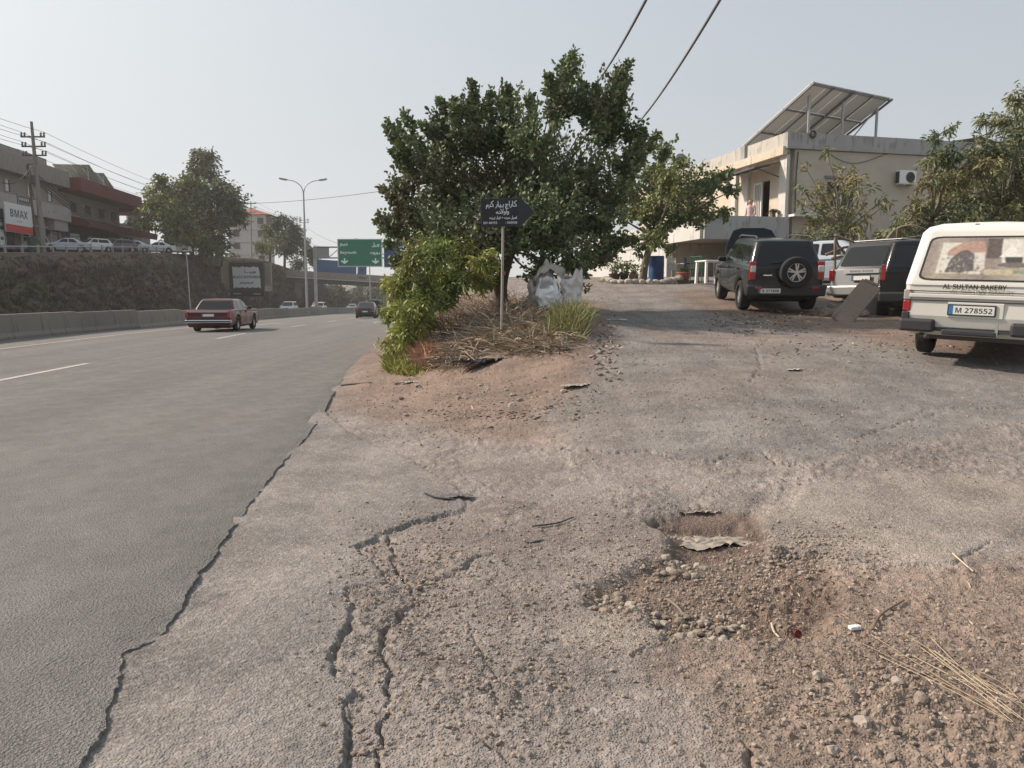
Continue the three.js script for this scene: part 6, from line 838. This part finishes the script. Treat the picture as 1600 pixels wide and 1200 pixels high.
function potted(u, v, D, r0, h, col, n, label, leafCol, seed, len) { const p = at(u, v, D), g = thing('flower_pot', label, 'flower pot', 'pots by the planter', p); part('pot', lathe([[.001, 0], [r0 * .7, 0], [r0, h * .9], [r0 * 1.08, h * .9], [r0 * 1.08, h], [r0 * .9, h], [r0 * .88, h * .9], [.001, h * .88]], 18), mat(col, .85), g); const Lv = new Leaves(seed); for (let i = 0; i < n; i++) { const d = rdir(Lv.r); d.y = Math.abs(d.y) + .5; d.normalize(); Lv.add(V(0, h * .9, 0).addScaledVector(d, Lv.r() * len), rdir(Lv.r).add(V(0, .5, 0)).normalize(), .16, .06, leafCol, .3); } part('plant', Lv.geo(), LM, g); }
potted(960, 441, 26.6, .2, .3, [.08, .06, .05], 160, 'dark pot with a straggly plant at the left of the planter', [.10, .12, .04], 61, .65);
potted(975, 438, 26.8, .17, .26, [.12, .09, .07], 120, 'small brown pot between the dark pot and the tree trunk', [.12, .13, .04], 62, .45);
potted(990, 440, 26.6, .18, .26, [.26, .13, .08], 120, 'clay pot left of the tree trunk with green leaves', [.12, .15, .05], 63, .6);
potted(1068, 439, 26.5, .24, .3, [.36, .13, .085], 60, 'orange clay pot right of the blue barrel', [.09, .11, .04], 64, .2);
function plasticChair(u, v, D, turn, col, label) {
  const p = at(u, v, D), g = thing('plastic_chair', label, 'chair', null, p, turn), m = mat(col, .5);
  part('seat', rbox(.44, .035, .42, .015, 0, .43, 0), m, g); part('backrest', [rbox(.42, .05, .03, .012, 0, .84, -.24), ...[-.15, -.075, 0, .075, .15].map(x => rbox(.035, .4, .02, .008, x, .64, -.225)), rbox(.035, .45, .03, .01, -.2, .64, -.225), rbox(.035, .45, .03, .01, .2, .64, -.225)], m, g);
  for (const s of [-1, 1]) { part('armrest', limb([V(s * .22, .64, -.22), V(s * .25, .66, 0), V(s * .23, .62, .2), V(s * .22, .43, .2)], [.02, .022, .022, .02], 6, 8), m, g); for (const z of [-1, 1]) part('leg', limb([V(s * .19, .43, z * .18), V(s * .23, 0, z * .23)], [.026, .02], 6), m, g); }
}
plasticChair(1092, 441, 25.4, 2.4, [.02, .09, .045], 'dark green plastic chair beside the white table');
plasticChair(1056, 440, 27.6, .6, [.62, .61, .55], 'cream plastic chair behind the clay pot');
plasticChair(1080, 440, 27.0, 1.2, [.02, .05, .14], 'blue plastic chair left of the green chair');
{ const p = at(1110, 443, 24.6), g = thing('white_table', 'white plastic table beside the dark off-roader', 'table', null, p, .3), m = M.whitePlastic; part('table_top', rbox(.8, .05, .7, .02, 0, .72, 0), m, g); for (const s of [-1, 1]) for (const z of [-1, 1]) part('leg', bar(V(s * .36, 0, z * .3), V(s * .34, .7, z * .28), .07), m, g); part('cloth', rbox(.3, .4, .03, .01, .1, .45, .28), mat([.10, .05, .06], .9), g); }
// leaning slab, blocks and scrap by the silver car
{ const a = at(1312, 494, 15.4), g = thing('concrete_slab', 'weathered grey slab leaning towards the silver car', 'slab', null, V(a.x, lotY(a.x, 15.4), a.z), -.35); part('slab', turned(rbox(.42, 1.0, .07, .015, 0, .5, 0), .0, -.04, 0, 0, -.25, -.62), mat([.27, .225, .195], .95, { map: T.streak, bump: T.fine, bs: .02 }), g); part('broken_edge', turned(rbox(.3, .06, .075, .02, 0, 0, 0), .58, .78, -.2, 0, -.25, -.45), mat([.2, .165, .14], .95), g); }
{ const a = at(1350, 490, 17.2), g = thing('concrete_block', 'pale concrete block on the ground beside the leaning slab', 'block', null, V(a.x, lotY(a.x, 17.2) - .03, a.z), .3); part('block', rbox(.4, .4, .4, .02, 0, .2, 0), M.concrete, g); }
{ const r = rngOf(17), ms = [mat([.22, .18, .15], .95, { map: T.stucco }), mat([.30, .26, .22], .95, { map: T.stucco })]; for (let i = 0; i < 14; i++) { const u = 1285 + r() * 90, D = 16.4 + r() * 1.5, x = at(u, 480, D).x, k = rockGeo(i + 40); const m = solo('rubble_stone', k, ms[i % 2], 'brown rubble stone on the ground below the silver car', 'stone', 'rubble below the silver car'); const s = .07 + .12 * r(); m.scale.setScalar(s); m.position.set(x, lotY(x, D) + s * .3, -D); m.rotation.y = r() * 6; } }
function rockGeo(i) { const k = new THREE.IcosahedronGeometry(1, 1), a = k.attributes.position; for (let t = 0; t < a.count; t++) { const n = .55 + .9 * vn(a.getX(t) * 1.7 + i * 13.7 + 5, a.getY(t) * 1.7 + a.getZ(t) * 1.3 + i * 3) + .1 * vn(a.getX(t) * 5 + i, a.getZ(t) * 5 + a.getY(t) * 4); a.setXYZ(t, a.getX(t) * n * 1.15, a.getY(t) * n * .62, a.getZ(t) * n * .9); } k.computeVertexNormals(); return k; }
// two thick cables overhead on the right
wire('twisted grey cable rising to the top of the picture, left of two', sag(at(925, 138, 24), at(1040, -60, 10), .15, 20), .026, M.cableGrey, 'overhead_cable'); wire('twisted grey cable rising to the top of the picture, right of two', sag(at(985, 205, 26), at(1160, -60, 10), .2, 20), .026, M.cableGrey, 'overhead_cable');
console.log('right done');

// ---------------------------------------------------------------- loose things on the ground
{
  const r = rngOf(700), geos = [0, 1, 2, 3, 4, 5].map(rockGeo), ms = [[.34, .285, .235], [.29, .235, .19], [.40, .345, .29], [.24, .19, .15]].map(c => mat(c, .93, { map: T.stucco }));
  const gy = (x, D) => groundAt(x, D)[0];
  const spots = []; const put = (n, u, v, su, sv, s0, s1, lab, grp) => { for (let i = 0; i < n; i++) { const h = hit(u + (r() + r() - 1) * su, v + (r() + r() - 1) * sv), s = mix(s0, s1, r() * r()), m = solo('loose_stone', geos[Math.floor(r() * 6)], ms[Math.floor(r() * 4)], lab, 'stone', grp); m.scale.set(s, s * (.8 + .5 * r()), s); m.rotation.set((r() - .5) * .5, r() * 6.28, (r() - .5) * .5); m.position.set(h[0], gy(h[0], h[1]) + s * .28, -h[1]); } };
  put(46, 1090, 975, 80, 30, .012, .036, 'pale loose stone at the near edge of the dirt hollow', 'stones at the near edge of the hollow'); put(30, 955, 935, 60, 26, .012, .034, 'pale loose stone at the left tip of the dirt hollow', 'stones at the left tip of the hollow'); put(26, 1055, 880, 60, 22, .012, .034, 'loose stone along the broken asphalt lip', 'stones along the broken lip'); put(26, 1235, 868, 60, 24, .012, .03, 'loose stone in the pile right of the hollow', 'stones right of the hollow');
  put(36, 1340, 1130, 260, 90, .008, .026, 'pale stone in the gravelly dirt at the bottom right', 'stones at the bottom right'); put(22, 670, 930, 50, 26, .008, .02, 'small stone lying in the crack junction', 'stones in the crack'); put(14, 570, 1176, 60, 34, .006, .018, 'stone at the bottom end of the long crack', 'stones at the crack end'); put(40, 760, 630, 180, 40, .015, .05, 'stone on the reddish dirt below the mound', 'stones below the mound'); put(24, 950, 560, 40, 60, .02, .055, 'stone along the right side of the mound', 'stones right of the mound');
  // gravel, uncountable
  const N = 10500, im = new THREE.InstancedMesh(new THREE.IcosahedronGeometry(1, 0).scale(1.15, .7, 1), mat([1, 1, 1], .95), N), m4 = new THREE.Matrix4(), q = new THREE.Quaternion(), eu = new THREE.Euler(), cc = new THREE.Color();
  const Z = [[1090, 930, 200, 90, 3], [1350, 1080, 330, 160, 3], [760, 1050, 300, 180, 3], [900, 870, 300, 120, 2], [740, 640, 260, 60, 2], [640, 900, 140, 120, 2], [1250, 870, 150, 60, 2], [1000, 560, 260, 90, 1], [1300, 620, 420, 160, 2]], tot = Z.reduce((s, z) => s + z[4], 0);
  for (let i = 0; i < N; i++) { let k = r() * tot, z = Z[0]; for (const t of Z) { if (k < t[4]) { z = t; break; } k -= t[4]; } const h = hit(z[0] + (r() + r() - 1) * z[2], Math.min(1290, z[1] + (r() + r() - 1) * z[3])), s = .0022 + .0075 * Math.pow(r(), 3) + .0006 * h[1]; eu.set(r() * 3, r() * 6, r() * 3); q.setFromEuler(eu); m4.compose(V(h[0], gy(h[0], h[1]) + s * .3, -h[1]), q, V(s, s, s)); im.setMatrixAt(i, m4); const b = .7 + .6 * r(); cc.setRGB(.29 * b, .235 * b, .19 * b); im.setColorAt(i, cc); }
  im.name = numbered('gravel'); tag(im, 'fine loose gravel scattered over the broken ground', 'gravel', null, 'stuff'); scene.add(im);
  // crumpled sheets
  const crumple = (u, v, w, d, seed, col, label, name = 'crumpled_plastic', cat = 'litter', hgt = .03) => { const h = hit(u, v), gD = 26, geo = gridGeo(gD, gD, (i, j) => { const s = i / (gD - 1) - .5, t = j / (gD - 1) - .5, n = Math.abs(fbm2(s * 7 + seed, t * 7, 4) - .5), e = 1 + 1.3 * (fbm2(s * 3.2 + seed * 2, t * 3.2 + 9, 3) - .5), e2 = 1 + 1.5 * (fbm2(s * 2.6 + seed * 5 + 20, t * 4 + 4, 3) - .5); return [t * w * e + s * d * .5, n * hgt * 2.4 + .004, s * d * e2 + t * t * d * .8, 1, 1, 1, s, t]; }); geo.deleteAttribute('color'); const m = new THREE.Mesh(geo, mat(col, .5, { ds: true })); m.name = numbered(name); m.position.set(h[0], gy(h[0], h[1]) + .004, -h[1]); m.rotation.y = seed; m.castShadow = m.receiveShadow = true; scene.add(m); tag(m, label, cat); return m; };
  crumple(1118, 824, .42, .18, .2, [.33, .28, .23], 'crumpled pale plastic sheet at the far edge of the hollow'); crumple(1072, 820, .26, .14, .1, [.34, .29, .24], 'smaller crumpled plastic beside the broken lip'); crumple(1095, 791, .24, .07, 0, [.36, .30, .25], 'thin torn plastic strip beyond the hollow');
  crumple(762, 572, .8, .5, .5, [.025, .027, .03], 'torn black plastic sheet at the foot of the mound', 'black_plastic', 'litter', .1); crumple(735, 560, .5, .4, 1.4, [.03, .032, .035], 'black plastic scrap half under the dry brush', 'black_plastic', 'litter', .09);
  crumple(640, 603, .22, .14, .4, [.5, .44, .38], 'pale paper scrap left of the black plastic', 'paper_scrap'); crumple(955, 501, .5, .2, .3, [.55, .53, .5], 'pale litter on the track right of the grass', 'paper_scrap', 'litter', .03); crumple(905, 606, .4, .22, .8, [.36, .31, .26], 'flat pale cardboard piece on the dirt by the track', 'cardboard_piece', 'litter', .02); crumple(1242, 580, .2, .12, .8, [.45, .42, .38], 'pale scrap lying on the middle of the track', 'paper_scrap', 'litter', .02); crumple(712, 779, .2, .1, .2, [.14, .13, .12], 'flattened dark rubber piece on the shoulder', 'rubber_piece', 'litter', .012); crumple(884, 553, .24, .12, .5, [.52, .49, .44], 'white wrapper at the edge of the grass tuft', 'paper_scrap', 'litter', .04); crumple(836, 845, .1, .04, .5, [.2, .19, .18], 'grey scrap near the middle of the broken asphalt', 'paper_scrap', 'litter', .01);
  // sticks, hoses and stalks
  const stick = (name, label, pts, rad, col, cat = 'stick', lift = .012) => { const P0 = pts.map(p => { const h = hit(p[0], p[1]); return V(h[0], gy(h[0], h[1]) + lift, -h[1]); }); return solo(name, limb(P0, pts.map((p, i) => rad * (1 - .3 * i / pts.length)), 6, 14), mat(col, .8), label, cat); };
  stick('rubber_strip', 'curved brown rubber strip in the hollow', [[1045, 926], [1062, 940], [1068, 958], [1060, 974]], .008, [.20, .15, .115], 'rubber strip'); stick('dry_twig', 'dark bent twig beside the white packet', [[1363, 990], [1376, 968], [1412, 946]], .006, [.15, .10, .07]); stick('dry_twig', 'short pale twig left of the red cap', [[1206, 964], [1210, 978], [1218, 988]], .006, [.46, .38, .29]); stick('dry_twig', 'pale straw stick on the far concrete edge', [[1488, 876], [1500, 888], [1520, 902]], .005, [.52, .42, .30]); stick('wire_loop', 'bent wire bit on the broken asphalt', [[934, 884], [941, 890], [936, 897], [924, 896]], .003, [.30, .28, .25], 'wire'); stick('dark_strip', 'dark thin strip lying on the shoulder', [[664, 776], [682, 783], [712, 786]], .007, [.03, .028, .026], 'strip'); stick('dark_strip', 'dark twig on the grey patch', [[832, 824], [870, 820], [896, 810]], .006, [.07, .06, .05], 'stick'); stick('dark_strip', 'long dark stick at the edge of the highway', [[533, 603], [556, 603], [580, 604]], .014, [.06, .05, .045], 'stick');
  { const r2 = rngOf(811); for (let i = 0; i < 16; i++) { const a = [1345 + r2() * 120, 1000 + r2() * 40], b = [1560 + r2() * 70, 1110 + r2() * 40], c = [(a[0] + b[0]) / 2 + (r2() - .5) * 20, (a[1] + b[1]) / 2 - 8 + r2() * 14]; stick('dry_reed', 'long pale dry reed lying across the bottom right dirt', i < 9 ? [a, c, b] : [[c[0], c[1]], [c[0] + 40, c[1] + 40 * (r2() - .2)], [c[0] + 90, c[1] + 90 * (r2() - .1)]], .0013, [[.50, .40, .27], [.42, .32, .21], [.56, .46, .33]][i % 3], 'reed', .02).userData.group = 'dry reeds at the bottom right'; } }
  { const h = hit(1335, 988), g = thing('white_packet', 'small white packet lying on the dirt', 'packet', null, V(h[0], gy(h[0], h[1]) + .008, -h[1]), .2); part('wrapper', rbox(.055, .018, .028, .006, 0, .003, 0), M.whitePlastic, g); part('printed_band', rbox(.012, .019, .029, .004, .012, .003, 0), mat([.5, .48, .46], .5), g); }
  { const h = hit(1246, 981), g = thing('bottle_top', 'small dark red bottle top on the dirt', 'litter', null, V(h[0], gy(h[0], h[1]) + .014, -h[1])); const c = lathe([[.001, .0], [.016, 0], [.017, .014], [.0145, .014], [.0135, .003], [.001, .003]], 18); c.rotateX(1.2); part('cap', c, mat([.18, .025, .02], .5), g); part('ridge', new THREE.TorusGeometry(.0168, .0015, 5, 20).rotateX(Math.PI / 2).rotateX(1.2), mat([.15, .02, .017], .5), g); }
}
console.log('debris done');
renderer.render(scene, camera);
